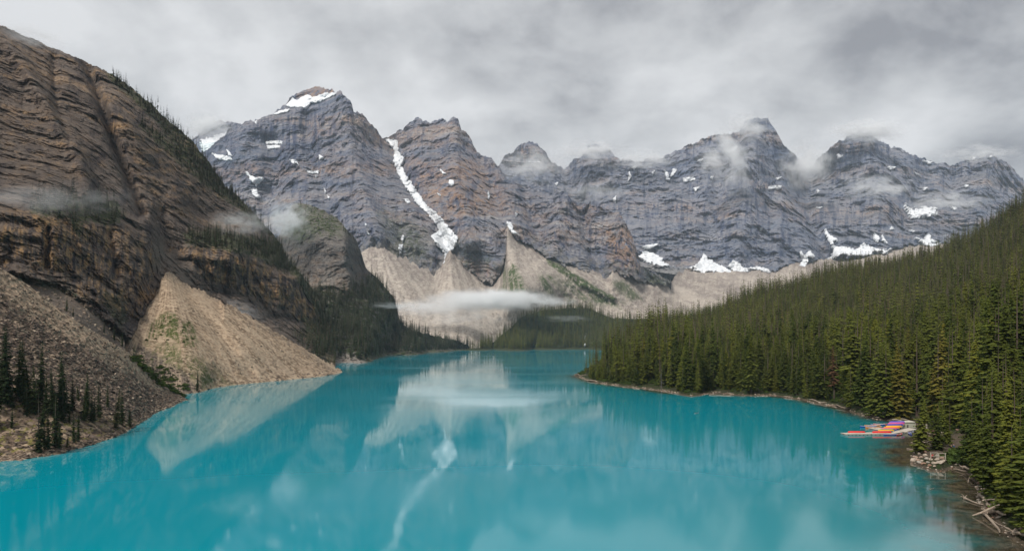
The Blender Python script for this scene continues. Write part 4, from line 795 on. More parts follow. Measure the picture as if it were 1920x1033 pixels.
for i in top:
    same = sorted([j for j in top if wordsR[j] == wordsR[i]], key=lambda j: pxR[j]); near = wordsR[i] + ('' if len(same) == 1 else ', %s from left' % ORD[same.index(i)])
    tree(PR[i] - [0, 0, .4], hR[i], NEAR[r_.integers(5)], near, 'spruces in the front rows of the right wood', wide=r_.uniform(.95, 1.25))
for nm, sel, cl in (('spruce_forest_near', rest & (PR[:, 1] < 480), C_MID), ('spruce_forest_far', rest & (PR[:, 1] >= 480), C_FAR)):
    q = PR[sel]; hh = hR[sel]; gn_scatter(nm, q - [0, 0, .4], np.stack([hh * r_.uniform(.95, 1.35, len(q))] * 2 + [hh], 1), r_.uniform(0, 6.28, len(q)), cl, 'dense dark spruce forest covering the right hillside')
def forest(name, P, h0, sd, coll, label, wide=1.15):
    hh = r_.normal(h0, sd, len(P)).clip(h0 * .4, h0 * 1.6); ww = hh * r_.uniform(.85, 1.2, len(P)) * wide
    gn_scatter(name, P - [0, 0, .5], np.stack([ww, ww, hh], 1), r_.uniform(0, 6.28, len(P)), coll, label)
PM = LM.sample(0.020, lambda x, y, W: (W[..., 2] > 2.5) * 1.0, 2)
forest('spruce_forest', PM, 25, 6, C_FAR, 'dark spruce wood on the low hill across the lake')
PC = LC.sample(0.022, lambda x, y, W: (W[..., 2] > 3.0) * (wooded_C(x, y) > .45) * np.where(fbm(x / 14, y / 8, 1.5, 3) > .35, .2, 1.0), 3)
forest('spruce_forest', PC, 21, 5.5, C_FARD, 'dark spruce wood on the slope below the buttress')
def mD(px, py, W):
    l = ledge_D(px, py); return np.clip(1.2 * l[0] + l[1] * 1.2 + 0.9 * l[2] + .8 * l[3] + .5 * l[4] - .12, 0, 1)
PD = LD.sample(0.034, mD, 4); forest('spruce_stand', PD, 13, 4, C_FARD, 'thin dark spruces clinging to the ledges of the left wall', .95)
PT = LC.sample(0.006, lambda x, y, W: soft(x, y, [(556,378),(590,383),(640,415),(655,438),(600,440),(560,460),(535,440)], 6, 8), 5); forest('spruce_stand', PT, 8, 2, C_FARD, 'scattered small spruces on the grassy top of the buttress')
PU = LT.sample(0.012, lambda x, y, W: np.clip(soft(x, y, [(1024,484),(1050,498),(1090,521),(1130,546),(1158,560),(1150,566),(1110,550),(1068,524),(1030,496)], 2, 1.5), 0, 1), 6); forest('spruce_stand', PU, 9, 2, C_FARD, 'narrow green strip of small trees down the talus')
PV = LB.sample(0.008, lambda x, y, W: soft(x, y, [(1212,510),(1263,533),(1263,542),(1215,530)], 4, 4), 7); forest('spruce_stand', PV, 12, 3, C_FARD, 'small trees on the rocky knob at the foot of the main massif')
# trees on the talus brim just above the lake head
# shrubs
def bush_mesh(name, seed, n=260):
    r = np.random.default_rng(seed); V = []; Fc = []
    for i in range(n):
        a = r.uniform(0, 6.28); e_ = np.arccos(r.uniform(0, 1)); rad = r.uniform(.55, 1.0) * (1 + .2 * math.sin(3 * a + seed)); c_ = np.array([math.cos(a) * math.sin(e_), math.sin(a) * math.sin(e_), math.cos(e_) * .8]) * rad * .5
        u = r.normal(size=3); u /= np.linalg.norm(u); v = np.cross(u, r.normal(size=3)); v /= np.linalg.norm(v); s = r.uniform(.05, .12); k = len(V)
        V += [c_ - u * s, c_ + v * s * .5, c_ + u * s, c_ - v * s * .5]; Fc.append((k, k+1, k+2, k+3))
    me = bpy.data.meshes.new(name); me.from_pydata([tuple(v) for v in V], [], Fc); me.update(); me.materials.append(M_BUSH); return me
BUSH = [bush_mesh('shrub', i) for i in range(4)]; C_BUSH = proto_collection('shrub', BUSH)
PB = LR.sample(0.16, lambda x, y, W: ((W[..., 2] > .9) & (W[..., 2] < 4.5) & (W[..., 1] < 560) & ~inside(x, y, [(1735,805),(1830,805),(1830,862),(1712,866)])) * (fbm(x / 18, y / 12, 8, 2) > -.15), 8)
gn_scatter('shore_shrubs', PB, r_.uniform(1.2, 3.2, len(PB)), r_.uniform(0, 6.28, len(PB)), C_BUSH, 'low green shrubs along the foot of the right forest')
for i, (px, py, s) in enumerate(((1782,862,5.2),(1795,868,5.5),(1808,866,5.0),(1790,852,4.2),(1804,852,4.5))):
    p = LR.P(np.array([float(px)]), np.array([float(py)]))[0]; o = link('shrub', BUSH[i % 4], loc=p); o.scale = (s, s, s * .9); o.rotation_euler[2] = i * 1.3; tag(o, 'large dark green shrub beside the railing by the shore rocks', 'shrub', 'large shrubs beside the railing')
PG = LF.sample(0.5, lambda x, y, W: soft(x, y, [(242,664),(262,672),(300,700),(335,722),(350,736),(340,742),(310,732),(285,712),(262,690)], 2.5, 3), 9)
PG2 = LE.sample(0.10, lambda x, y, W: soft(x, y, [(248,655),(275,672),(320,700),(350,722),(362,738),(340,742),(300,715),(262,690)], 3, 3), 10); PG = np.concatenate([PG, PG2])
gn_scatter('gully_shrubs', PG, r_.uniform(1.5, 4.0, len(PG)), r_.uniform(0, 6.28, len(PG)), C_BUSH, 'dark bushes filling the gully beside the boulder slope')
forest('spruce_stand', PG[::4], 6, 2, C_FARD, 'small dark spruces among the bushes of the gully')
PS = LE.sample(0.03, lambda x, y, W: soft(x, y, [(290,595),(330,590),(350,608),(368,645),(330,640),(275,640)], 6, 10), 11)
gn_scatter('scree_shrubs', PS, r_.uniform(1.0, 2.4, len(PS)), r_.uniform(0, 6.28, len(PS)), C_BUSH, 'low green shrubs on the left half of the scree fan')
# ------------------------------------------------------------------ rocks
def rock_mesh(name, seed, flat=.6, sub=2, mat=None):
    r = np.random.default_rng(seed); bm = bmesh.new(); bmesh.ops.create_icosphere(bm, subdivisions=sub, radius=.5)
    pl_ = [(r.normal(size=3), r.uniform(.30, .46)) for _ in range(9)]; ax = r.uniform(.75, 1.25, 3) * [1, 1, flat]
    for v in bm.verts:
        p = np.array(v.co)
        for n_, d_ in pl_:
            n_ = n_ / np.linalg.norm(n_); k = p @ n_ - d_
            if k > 0: p = p - n_ * k * .92
        v.co = Vector(p * ax + r.normal(0, .008, 3))
    me = bpy.data.meshes.new(name); bm.to_mesh(me); bm.free()
    if mat: me.materials.append(mat)
    return me
def stone(name, a, b, dk):
    m = MT(name); tcn = m.n('ShaderNodeTexCoord'); O = tcn.outputs['Object']; c = m.ramp(m.rnd(), [(0, a), (.6, b), (.95, dk)])
    f = m.noise(O, 4, 6, .7); c = m.mix(m.math('MULTIPLY', m.step(f, .4, .65), .5), c, tuple(v * .45 for v in a)); return m.fin(c, .9, m.bump(f, .05, .6), .2)
M_STONE = stone('shore_stone', (0.36, 0.32, 0.27), (0.45, 0.36, 0.28), (0.26, 0.14, 0.09))
M_BLOCK = stone('quartzite_block', (0.18, 0.135, 0.10), (0.31, 0.235, 0.17), (0.40, 0.32, 0.24))
M_BLOCKD = stone('dark_block', (0.055, 0.042, 0.036), (0.13, 0.095, 0.075), (0.22, 0.165, 0.125))
C_ROCKD = proto_collection('dark_block', [rock_mesh('b', 100 + i, .5, 1, M_BLOCKD) for i in range(5)])
C_ROCKL = proto_collection('pale_block', [rock_mesh('b', 110 + i, .35, 1, M_BLOCK) for i in range(5)])
C_STONE = proto_collection('pebble', [rock_mesh('b', 120 + i, .6, 1, M_STONE) for i in range(5)])
r2 = np.random.default_rng(11)
def scatter_rocks(name, L, dens, mask, s0, s1, coll, label, seed, pw=2.2):
    P = L.sample(dens, mask, seed); sc = s0 + (s1 - s0) * r2.random(len(P))**pw
    S = np.stack([sc * r2.uniform(.7, 1.6, len(P)), sc, sc * r2.uniform(.6, 1.1, len(P))], 1)
    gn_scatter(name, P, S, r2.uniform(0, 6.28, len(P)), coll, label, tilt=r2.normal(0, .35, (len(P), 2)))
vis = lambda x, y, W: (x > -30) * 1.0
lowF = lambda x, y: np.clip((y - pl([(0,735),(100,755),(180,770),(260,785)], x)) / 14, 0, 1)
scatter_rocks('dark_boulders', LF, 1.5, lambda x, y, W: vis(x, y, W) * (1 - .6 * lowF(x, y)) * np.clip((y - pl([(0,540),(150,640),(320,735)], x)) / 30, .1, 1), .35, 2.0, C_ROCKD, 'dark angular boulders covering the near slope', 20)
scatter_rocks('pale_boulders', LF, 0.9, lambda x, y, W: vis(x, y, W) * (1 - .8 * lowF(x, y)), .25, 1.7, C_ROCKL, 'pale flat boulders strewn over the near slope', 21, 3.0)
scatter_rocks('shore_stones_left', LF, 6.0, lambda x, y, W: vis(x, y, W) * (W[..., 2] > -.2) * (W[..., 2] < 1.0), .25, 1.0, C_ROCKL, 'pale stones along the left waterline', 22)
scatter_rocks('fan_blocks', LE, 0.25, lambda x, y, W: np.clip((y - 600) / 100, .1, 1), .4, 1.8, C_ROCKL, 'blocks lying on the scree fan', 23, 3.0)
scatter_rocks('fan_dark_blocks', LE, 0.5, lambda x, y, W: np.clip(soft(x, y, [(235,640),(300,668),(350,700),(378,736),(300,745),(225,700)], 6, 4) + .25 * (W[..., 2] < 3), 0, 1), .4, 2.2, C_ROCKD, 'dark blocks in the gully and at the foot of the fan', 24)
scatter_rocks('cliff_foot_blocks', LD, 0.25, lambda x, y, W: soft(x, y, [(20,512),(113,538),(155,565),(240,634),(290,660),(330,740),(240,700),(130,600),(0,540)], 3, 3), .5, 3, C_ROCKL, 'grey blocks under the left cliff', 25, 3.)
scatter_rocks('talus_blocks', LT, 0.004, lambda x, y, W: (y > 560) * (x < 1100) * 1.0, 1.5, 7, C_ROCKL, 'far blocks on the talus below the fog', 26, 3.)
scatter_rocks('shore_stones_far', LC, 0.05, lambda x, y, W: (W[..., 2] > -.3) * (W[..., 2] < 7) * (x > 590) * (x < 700), .8, 3.5, C_ROCKD, 'grey stones of the small bay beyond the fan', 27)
scatter_rocks('shore_stones_right', LR, 1.6, lambda x, y, W: (fbm(x / 14, y / 9, 3, 2) > .05) * (W[..., 2] > -.35) * (W[..., 2] < .6) * (x > 1080) * (x < 1930) * 1.0, .2, .85, C_STONE, 'pale stones along the right waterline', 28)
scatter_rocks('lake_bed_stones', LR, 0.5, lambda x, y, W: (W[..., 2] > -.25) * (W[..., 2] < .1) * (x > 1600) * 1.0, .25, .7, C_STONE, 'brown stones in the shallow water', 29)
def on(L, px, py): return L.P(np.array([float(px)]), np.array([float(py)]))[0]
ROCK = [rock_mesh('boulder', 200 + i, .62, 3, M_STONE) for i in range(8)]; SLAB = [rock_mesh('slab', 220 + i, .3, 2, M_BLOCK) for i in range(4)]
def boulder(px, py, wpx, label, group=None, me=None, L=LR, name='boulder', hgt=1.0, z=None):
    D = water_D(py) * .992; p = [(px - CX) / F * D, D, 0.0]; s = wpx / F * D
    if z is not None:
        p = on(LR, px, py); p = p if p[2] > 0 else np.array([(px - CX) / F * D, D, 0.0]); s = wpx / F * p[1]; p = p + np.array([0, 0, .12 * s])
    o = link(name, me or ROCK[r2.integers(8)], loc=p); o.scale = (s, s * r2.uniform(.8, 1.1), s * hgt); o.rotation_euler = (0, 0, r2.uniform(0, 6.28)); return tag(o, label, 'boulder', group)
G1 = 'pale boulders of the point by the railing'
for q in ((1712,864,13,'reddish rounded boulder at the left end of the rocky point',.1),(1724,868,11,'cream boulder, second from the left at the waterline of the point',.1),(1732,870,10,'white flat boulder in the middle of the rocky point',.2),(1743,873,9,'brown boulder lowest of the rocky point, half in the water',0),(1752,869,11,'rust red boulder right of the middle of the rocky point',.3),(1763,868,13,'large grey boulder next to the shrubs at the rocky point',.4),(1737,861,13,'broad white boulder below the stooping person',.5)):
    boulder(q[0], q[1], q[2], q[3], G1, z=q[4], hgt=.95)
for i, q in enumerate(((1718,858,9,.6),(1727,858,8,.9),(1735,854,9,1.2),(1745,862,8,.9),(1757,862,9,1.0),(1722,863,8,.4),(1729,864,7,.4),(1766,860,9,1.2),(1748,855,8,1.4),(1714,857,6,.6),(1752,874,6,0),(1740,867,7,.3),(1758,855,10,1.3),(1733,848,11,1.5),(1724,851,8,1.3),(1771,864,8,.7))):
    boulder(q[0], q[1], q[2], 'pale boulder heaped with others at the rocky point', G1, z=q[3])
for q in ((1836,906,9),(1843,902,8),(1838,912,8),(1847,908,9),(1831,911,6),(1845,917,12),(1840,897,8),(1852,899,9),(1851,912,8),(1834,900,6)):
    boulder(*q, 'pale boulder in the small heap under the big broad spruce', 'pale boulders of the small shore heap', z=.35)
boulder(1845, 919, 13, 'rounded brown boulder at the front of the small shore heap', 'pale boulders of the small shore heap', z=.4)
for q in ((1752,815,9),(1761,822,8),(1757,832,10),(1768,812,7),(1748,808,7),(1766,840,8),(1774,806,8),(1785,800,8),(1796,806,7)): boulder(*q, 'pale boulder on the open ground behind the slender spruce', 'pale boulders on the open ground', z=1.3, hgt=.8)
for q in ((1917,992,10),(1910,997,8),(1923,985,9)): boulder(*q, 'brown stone at the lower right corner of the shore', 'brown stones at the lower right corner', z=.3)
boulder(1651, 783, 8, 'single pale boulder in the shallows behind the canoes')
boulder(1886, 979, 6, 'small grey stone in the shallows right of the driftwood')
def slab(px, py, wpx, label, rz=.3, L=LF):
    p = on(L, px, py); s = wpx / F * p[1]; o = link('rock_slab', SLAB[r2.integers(4)], loc=p + np.array([0, -.2, .25])); o.scale = (s, s * .4, s * .9); o.rotation_euler = (.35, rz, rz); return tag(o, label, 'rock')
slab(116, 606, 19, 'long pale slab high on the boulder slope, above the grove', .45); slab(100, 668, 14, 'pale slab on the boulder slope above the middle of the grove', .2); slab(169, 698, 8, 'small white block right of the grove on the boulder slope', .1)
slab(306, 727, 22, 'long pinkish slab near the water end of the boulder slope', .45); slab(262, 745, 13, 'cream flat slab low on the boulder slope', .1); slab(200, 818, 12, 'big dark block at the left waterline', .1, LF); slab(334, 742, 14, 'pale slab at the tip of the boulder slope', .3); slab(90, 650, 14, 'brown slab just left of the pale slab above the grove', .1)

# ------------------------------------------------------------------ driftwood
M_DRIFT = MT('driftwood'); mm = M_DRIFT; tcn = mm.n('ShaderNodeTexCoord'); f = mm.noise(mm.scaled(tcn.outputs['Object'], (2, 9, 9)), 1, 6, .7)
M_DRIFT = mm.fin(mm.ramp(f, [(.3, (.10, .07, .05)), (.5, (.30, .235, .18)), (.68, (.50, .43, .35))]), .9, mm.bump(f, .05, .8), .15)
def tube(bm, pts, rad, n=8):
    pts = [Vector(p) for p in pts]; rings = []
    for i, p in enumerate(pts):
        d = (pts[min(i+1, len(pts)-1)] - pts[max(i-1, 0)]).normalized(); u = d.cross(Vector((0, .1, 1))).normalized(); v = d.cross(u); r_i = rad[i] if hasattr(rad, '__len__') else rad
        rings.append([bm.verts.new(p + (u * math.cos(6.2832*k/n) + v * math.sin(6.2832*k/n)) * r_i * (1 + .12 * math.sin(k * 2.3 + i))) for k in range(n)])
    for a, b in zip(rings, rings[1:]):
        for k in range(n): bm.faces.new((a[k], a[(k+1) % n], b[(k+1) % n], b[k]))
    bm.faces.new(rings[0][::-1]); bm.faces.new(rings[-1])
def log(x0, y0, x1, y1, wpx, label, roots=0, z0=.15, z1=.35, cat='driftwood log', seed=0, name='driftwood_log', group=None):
    ends = []
    for x_, y_, z_ in ((x0, y0, z0), (x1, y1, z1)):
        D_ = water_D(y_); p_ = on(LR, x_, y_)
        if p_[2] > 0: D_ = p_[1]
        zt = max(p_[2], 0.0) + max(z_ * .7, .12); D_ = min(D_, (H - zt) * F / (y_ - HY)); ends.append(Vector(((x_ - CX) / F * D_, D_, H - (y_ - HY) / F * D_)))
    a, b = ends
    rr = random.Random(seed + int(x0)); r0 = wpx / F * a.y / 2; L = (b - a).length; d = (b - a).normalized(); bm = bmesh.new(); c0 = a.copy(); s = d.cross(Vector((0, 0, 1)))
    pts = [a + (b - a) * t + s * L * .03 * math.sin(5 * t + seed) + Vector((0, 0, L * .015 * math.sin(7 * t))) - c0 for t in (0, .12, .3, .5, .7, .88, 1)]
    tube(bm, pts, [r0 * q for q in ((1.9 if roots else 1.0), 1.15, 1, .92, .8, .66, .42)], 9)
    o = link(name, bpy.data.meshes.new(name), M_DRIFT, loc=c0); bm.to_mesh(o.data); bm.free(); tag(o, label, cat, group)
    for i in range(roots):
        bm = bmesh.new(); an = 6.28 * i / roots + rr.random(); u = (s * math.cos(an) + Vector((0, 0, 1)) * abs(math.sin(an)) - d * rr.uniform(.2, .9)).normalized(); l = r0 * rr.uniform(3, 6)
        tube(bm, [Vector((0, 0, 0)), u * l * .5 + Vector((0, 0, .05)), u * l + s * rr.uniform(-.3, .3) * l], [r0 * .75, r0 * .45, r0 * .12], 6); me = bpy.data.meshes.new('root'); bm.to_mesh(me); bm.free(); link('root', me, M_DRIFT, o)
    if roots:
        for t in (.35, .6):
            bm = bmesh.new(); u = (s * rr.choice((-1, 1)) + Vector((0, 0, .5)) + d * .4).normalized(); p = (b - a) * t; tube(bm, [p, p + u * r0 * 2.6], [r0 * .35, r0 * .1], 5); me = bpy.data.meshes.new('branch_stub'); bm.to_mesh(me); bm.free(); link('branch_stub', me, M_DRIFT, o)
    return o
log(1809,934,1842,946,3.0,'pale forked log floating left of the driftwood tangle',3,.05,.05)
log(1884,944,1823,966,4.6,'longest brown log lying across the driftwood tangle',0,.7,.15)
log(1850,962,1873,998,4.6,'pale rooted log pointing down out of the tangle',4,.4,.1,seed=1)
log(1840,928,1853,948,4.4,'short pale broken log at the top of the tangle',3,.5,.3,seed=2)
log(1861,958,1888,965,6.0,'thick pale stump at the right side of the tangle',3,.5,.4,seed=3)
log(1898,1000,1862,972,2.2,'thin long log running from the tangle to the corner stump',0,.3,.3)
log(1902,998,1930,1003,6.5,'gnarled pale stump at the lower right corner',5,.4,.5,seed=4)
log(1825,886,1814,905,2.6,'slanting grey log at the waterline left of the small rock heap',2,.6,.0,seed=5)
log(1845,957,1855,952,2.4,'dark short log inside the tangle',2,.5,.5,seed=6)
log(1864,940,1868,930,2.0,'upright crooked branch above the tangle',1,.5,1.2,seed=7)
log(1850,938,1878,933,3.0,'dark red brown log behind the tangle',0,.5,.7,seed=8)
log(1868,946,1846,944,2.6,'reddish bark strip log under the longest brown log',0,.5,.4,seed=9)
log(1788,879,1815,883,1.8,'thin pale log on the waterline under the shrubs',0,.1,.1,seed=10)
log(1806,876,1823,879,4.0,'fat pale log under the dark shrubs',1,.5,.5,seed=11)
log(1700,841,1713,842,1.7,'short pale log in the shallows left of the slender spruce',0,.02,.04,seed=12)
log(1708,829,1717,830,1.4,'tiny log in the shallows near the dock',0,.02,.04,seed=13)
log(1674,786,1712,792,2.6,'long pale log on the bank behind the storage box',0,.7,.8,seed=14); log(1690,785,1713,790,2.2,'second pale log behind the storage box, the upper one',0,1.3,1.3,seed=15)
log(1626,776,1650,783,2.0,'pale log on the bank behind the orange canoes',2,.3,.3,seed=16); log(1517,749,1550,755,2.2,'long white log on the shore at the bare bank',0,.2,.2,seed=17); log(1565,759,1592,765,1.8,'pale log on the shore right of the bare bank',0,.2,.2,seed=18)
log(1470,743,1500,747,1.8,'white log on the shore below the middle of the right wood',0,.2,.2,seed=19); log(1330,740,1372,742,1.6,'thin pale log on the far part of the right shore',0,.2,.2,seed=20)
log(1104,713,1140,721,2.0,'pale log on the shore near the tip of the point',0,.2,.2,seed=21); log(1188,727,1200,729,2.0,'tiny reddish log on the shore near the dead tree',0,.2,.2,seed=22); log(1075,702,1100,703,1.2,'log trailing into the water at the tip of the point',0,.1,.2,seed=23)
log(1744,917,1752,914,1.0,'thin stick floating in the reflection of the trees',0,.02,.03,seed=24); log(1302,775,1311,773,1.0,'small stick floating in the middle of the lake',0,.02,.03,seed=25)

# ------------------------------------------------------------------ the dock and its canoes
M_DECK = plain('weathered_boards', (0.50, 0.45, 0.38), .8, .2, .2, 6); M_FLOAT = plain('grey_floats', (0.30, 0.30, 0.29), .6, .3); M_POST = plain('grey_timber', (0.42, 0.37, 0.30), .85, .2, .25, 8)
def box_bm(bm, x0, x1, y0, y1, z0, z1, M=None):
    vs = [Vector(p) for p in ((x0,y0,z0),(x1,y0,z0),(x1,y1,z0),(x0,y1,z0),(x0,y0,z1),(x1,y0,z1),(x1,y1,z1),(x0,y1,z1))]
    if M is not None: vs = [M @ v for v in vs]
    v = [bm.verts.new(p) for p in vs]
    for f in ((3,2,1,0),(4,5,6,7),(0,1,5,4),(1,2,6,5),(2,3,7,6),(3,0,4,7)): bm.faces.new([v[k] for k in f])
def box(name, mat, parent, *a, M=None):
    bm = bmesh.new(); box_bm(bm, *a, M=M); me = bpy.data.meshes.new(name); bm.to_mesh(me); bm.free(); return link(name, me, mat, parent)
def at(px, py, z): D = (H - z) * F / (py - HY); return Vector(((px - CX) / F * D, D, z))
DZ = .45
def platform(name, pa, pb, width, label, boards):
    """pa, pb: near-edge corners; the platform runs from pa to pb, its width goes away from the viewer"""
    a, b = pa, pb; d = (b - a); L = d.length; rz = math.atan2(d.y, d.x); e_ = empty(name, (a.x, a.y, 0), rz); tag(e_, label, 'dock')
    n = boards; bm = bmesh.new(); w_ = L / n; box_bm(bm, .012, w_ - .03, 0, width, DZ - .06, DZ); me = bpy.data.meshes.new('board'); bm.to_mesh(me); bm.free(); me.materials.append(M_DECK)
    for i in range(n): o = link('board', me, parent=e_, loc=(i * w_, random.uniform(-.03, .03), random.uniform(-.006, .006)))
    box('side_beam', M_POST, e_, 0, L, .05, .14, DZ - .25, DZ - .065); box('side_beam', M_POST, e_, 0, L, width - .14, width - .05, DZ - .25, DZ - .065)
    k = max(2, int(L / 1.1)); bm = bmesh.new(); box_bm(bm, .06, L / k - .28, .1, width - .1, -.25, DZ - .252); me = bpy.data.meshes.new('float'); bm.to_mesh(me); bm.free(); me.materials.append(M_FLOAT)
    for i in range(k): link('float', me, parent=e_, loc=(i * L / k + .1, 0, 0))
    return e_
pA = at(1584.5, 813.3, DZ); pB = at(1634, 812.8, DZ); pC = at(1674, 812.6, DZ); pD = at(1697, 809.4, DZ); pE = at(1722, 803.8, DZ)
platform('floating_dock', pA, pB, 2.6, 'left arm of the pale floating dock carrying one red canoe', 24)
platform('floating_dock', pB + Vector((.15, 0, 0)), pC, 3.2, 'middle arm of the pale dock under the pile of coloured canoes', 20)
dk = platform('floating_dock', pC + Vector((.1, 0, 0)), pE, 3.0, 'right arm of the pale dock leading to the bank', 28)
# big deck behind, where the upturned canoes lie
bx_ = at(1652, 806, DZ)
platform('floating_dock', Vector((bx_.x, pB.y + 3.4, DZ)), Vector((bx_.x + 6.8, pB.y + 4.4, DZ)), 9.5, 'broad square dock under the upturned canoes', 26)
# storage box
sb = at(1697, 802.5, DZ); e_ = empty('storage_box', (sb.x, sb.y + .5, DZ), .12); tag(e_, 'pale grey flat-topped storage hut at the landward end of the dock', 'hut')
M_HUT = plain('pale_green_grey_paint', (0.40, 0.41, 0.33), .7, .3, .08); box('wall', M_HUT, e_, 0, 3.9, 0, 3.0, 0, 1.75); box('roof', plain('pale_roof', (0.52, 0.50, 0.42), .8, .2), e_, -.15, 4.05, -.2, 3.2, 1.76, 1.90)
box('door', plain('dark_door', (0.10, 0.09, 0.08), .7, .2), e_, .9, 1.5, -.035, -.002, .05, 1.0); box('corner_post', M_POST, e_, -.04, .06, -.05, .05, 0, 1.755); box('corner_post', M_POST, e_, 3.84, 3.94, -.05, .05, 0, 1.755)
def canoe_bm(bm, L=5.0, B=.92, Dp=.42, n=18, k=9):
    """open hull, right way up, keel at z=0"""
    rows = []
    for i in range(n + 1):
        t = -1 + 2 * i / n; w_ = B / 2 * max(0.0, 1 - abs(t)**2.4)**.75 + .008; sh = .17 * abs(t)**3.2; x = t * L / 2; rk = .05 * abs(t)**6
        rows.append([bm.verts.new((x * (1 - rk * (1 - abs(2 * j / (k - 1) - 1))), w_ * math.sin((2 * j / (k - 1) - 1) * 1.5708), rk + (Dp + sh - rk) * (1 - max(0.0, math.cos((2 * j / (k - 1) - 1) * 1.5708))**.62))) for j in range(k)])
    for a, b in zip(rows, rows[1:]):
        for j in range(k - 1): bm.faces.new((a[j], b[j], b[j+1], a[j+1]))
    return rows
def canoe_parts(n=18):
    bm = bmesh.new(); rows = canoe_bm(bm); me = bpy.data.meshes.new('hull'); bm.normal_update(); bm.to_mesh(me)
    for p in me.polygons: p.use_smooth = True
    gun = [[tuple(r_[0].co) for r_ in rows], [tuple(r_[-1].co) for r_ in rows]]; bm.free()
    bm = bmesh.new()
    for g in gun: tube(bm, g, .028, 5)
    gm = bpy.data.meshes.new('gunwale'); bm.to_mesh(gm); bm.free()
    sm = []
    for x, w_ in ((-1.35, .66), (1.35, .66)):
        bm = bmesh.new(); box_bm(bm, x - .16, x + .16, -w_ / 2, w_ / 2, .27, .30); q = bpy.data.meshes.new('seat'); bm.to_mesh(q); bm.free(); sm.append(q)
    bm = bmesh.new(); box_bm(bm, -.03, .03, -.44, .44, .40, .43); q = bpy.data.meshes.new('thwart'); bm.to_mesh(q); bm.free(); sm.append(q); return me, gm, sm
HULL, GUN, SEATS = canoe_parts(); M_RIM = plain('pale_trim', (0.62, 0.62, 0.60), .5, .4); M_CUSH = plain('pale_blue_cushion', (0.42, 0.47, 0.52), .7, .3)
CC = {n: plain(n + '_canoe_shell', c, .35, .5, .08, 1.5) for n, c in dict(red=(.62, .02, .015), orange=(.80, .24, .015), yellow=(.78, .40, .03), teal=(.02, .19, .19), blue=(.015, .06, .38), pink=(.62, .10, .24), purple=(.24, .10, .42), navy=(.012, .03, .12), green=(.03, .22, .12)).items()}
HM = {n: (lambda me: (me.materials.append(CC[n]), me)[1])(HULL.copy()) for n in CC}; GUN.materials.append(M_RIM)
for i, q in enumerate(SEATS): q.materials.append(M_CUSH if i < 2 else M_RIM)
def canoe(colr, x, y, z, rz, label, group, up=False, sc=1.0):
    e_ = empty('canoe', (x, y, z), rz); e_.scale = (sc, sc, sc); tag(e_, label, 'canoe', group)
    if up: e_.rotation_euler = (math.pi, 0, rz); e_.location.z = z + .5 * sc
    h_ = link('hull', HM[colr], parent=e_); link('gunwale', GUN, parent=e_)
    link('seat', SEATS[0], parent=e_); link('seat', SEATS[1], parent=e_); link('thwart', SEATS[2], parent=e_); return e_
def cano_px(colr, x0, x1, py, z, label, group, up=False, rz=0.0, dy=0):
    a = at((x0 + x1) / 2, py, z); return canoe(colr, a.x, a.y + dy, z, rz, label, group, up, max(.85, (x1 - x0) / F * a.y / 5.0 / max(.6, math.cos(rz))))
GU = 'upturned canoes piled on the dock'; GW = 'canoes moored around the dock'
cano_px('red', 1589.5, 1622.5, 811.0, DZ, 'red canoe lying upside down alone on the left arm of the dock', GU, True, .01)
cano_px('red', 1635, 1672, 811.4, DZ, 'red canoe at the front foot of the coloured pile', GU, True, .02)
rows_ = [('teal', 1.1, 1642, 1675, 0, 'teal upturned canoe, first behind the front red one'), ('yellow', 2.2, 1645, 1677, .12, 'yellow upturned canoe, second behind the front red one'), ('green', 3.2, 1648, 1679, .18, 'green upturned canoe between the yellow and the pink one'), ('pink', 4.3, 1651, 1682, .25, 'pink upturned canoe in the middle of the pile'),
         ('orange', 5.5, 1656, 1688, .35, 'orange upturned canoe, behind the pink one of the pile'), ('yellow', 6.6, 1660, 1692, .45, 'rear yellow upturned canoe of the pile'), ('blue', 7.8, 1662, 1694, .62, 'blue upturned canoe near the back of the pile'), ('pink', 9.0, 1664, 1697, .75, 'rear pink upturned canoe of the pile'), ('purple', 10.2, 1666, 1698, .85, 'purple upturned canoe at the back of the pile'), ('blue', 11.4, 1668, 1697, .9, 'hindmost blue upturned canoe of the pile')]
yb = pB.y + 1.6
for colr, dy, x0, x1, up_, lb in rows_:
    D = yb + dy; canoe(colr, ((x0 + x1) / 2 - CX) / F * D, D, DZ + up_ * 1.9, .10, lb, GU, True, (x1 - x0) / F * D / 5.0)
a = at(1683, 807, DZ); canoe('blue', a.x, a.y + .6, DZ + .05, .75, 'deep blue upturned canoe end-on at the right of the pile', GU, True, .95)
a = at(1690, 803, DZ); canoe('orange', a.x, a.y + 3.6, DZ + .1, .6, 'orange upturned canoe end-on behind the deep blue one', GU, True, .9)
# a rack rail under the pile
for k in (0, 1): box('rack_rail', M_POST, None, 0, .12, 0, 11.5, 0, .09).location = (bx_.x + .2 + 4.4 * k, yb + .8, DZ + .005)
for o in [o for o in bpy.data.objects if o.name.startswith('rack_rail')]: tag(o, 'long grey timber rail under the piled canoes', 'rail', 'timber rails under the piled canoes')
cano_px('blue', 1656, 1684, 816.4, -.1, 'blue canoe moored in front of the middle of the dock', GW, False, .06)
cano_px('red', 1676, 1697, 816.0, -.1, 'red canoe moored in front of the dock, pointing to the bank', GW, False, .75)
cano_px('orange', 1621, 1655, 803.2, -.1, 'front orange canoe moored behind the left arm', GW, False, .16)
cano_px('orange', 1620, 1652, 799.6, -.1, 'rear orange canoe moored behind the left arm', GW, False, .12)
cano_px('blue', 1612, 1644, 801.3, -.1, 'blue canoe whose bow sticks out left behind the orange ones', GW, False, .04)
cano_px('red', 1638, 1664, 796.6, -.1, 'red canoe moored furthest back on the left', GW, False, -.1)
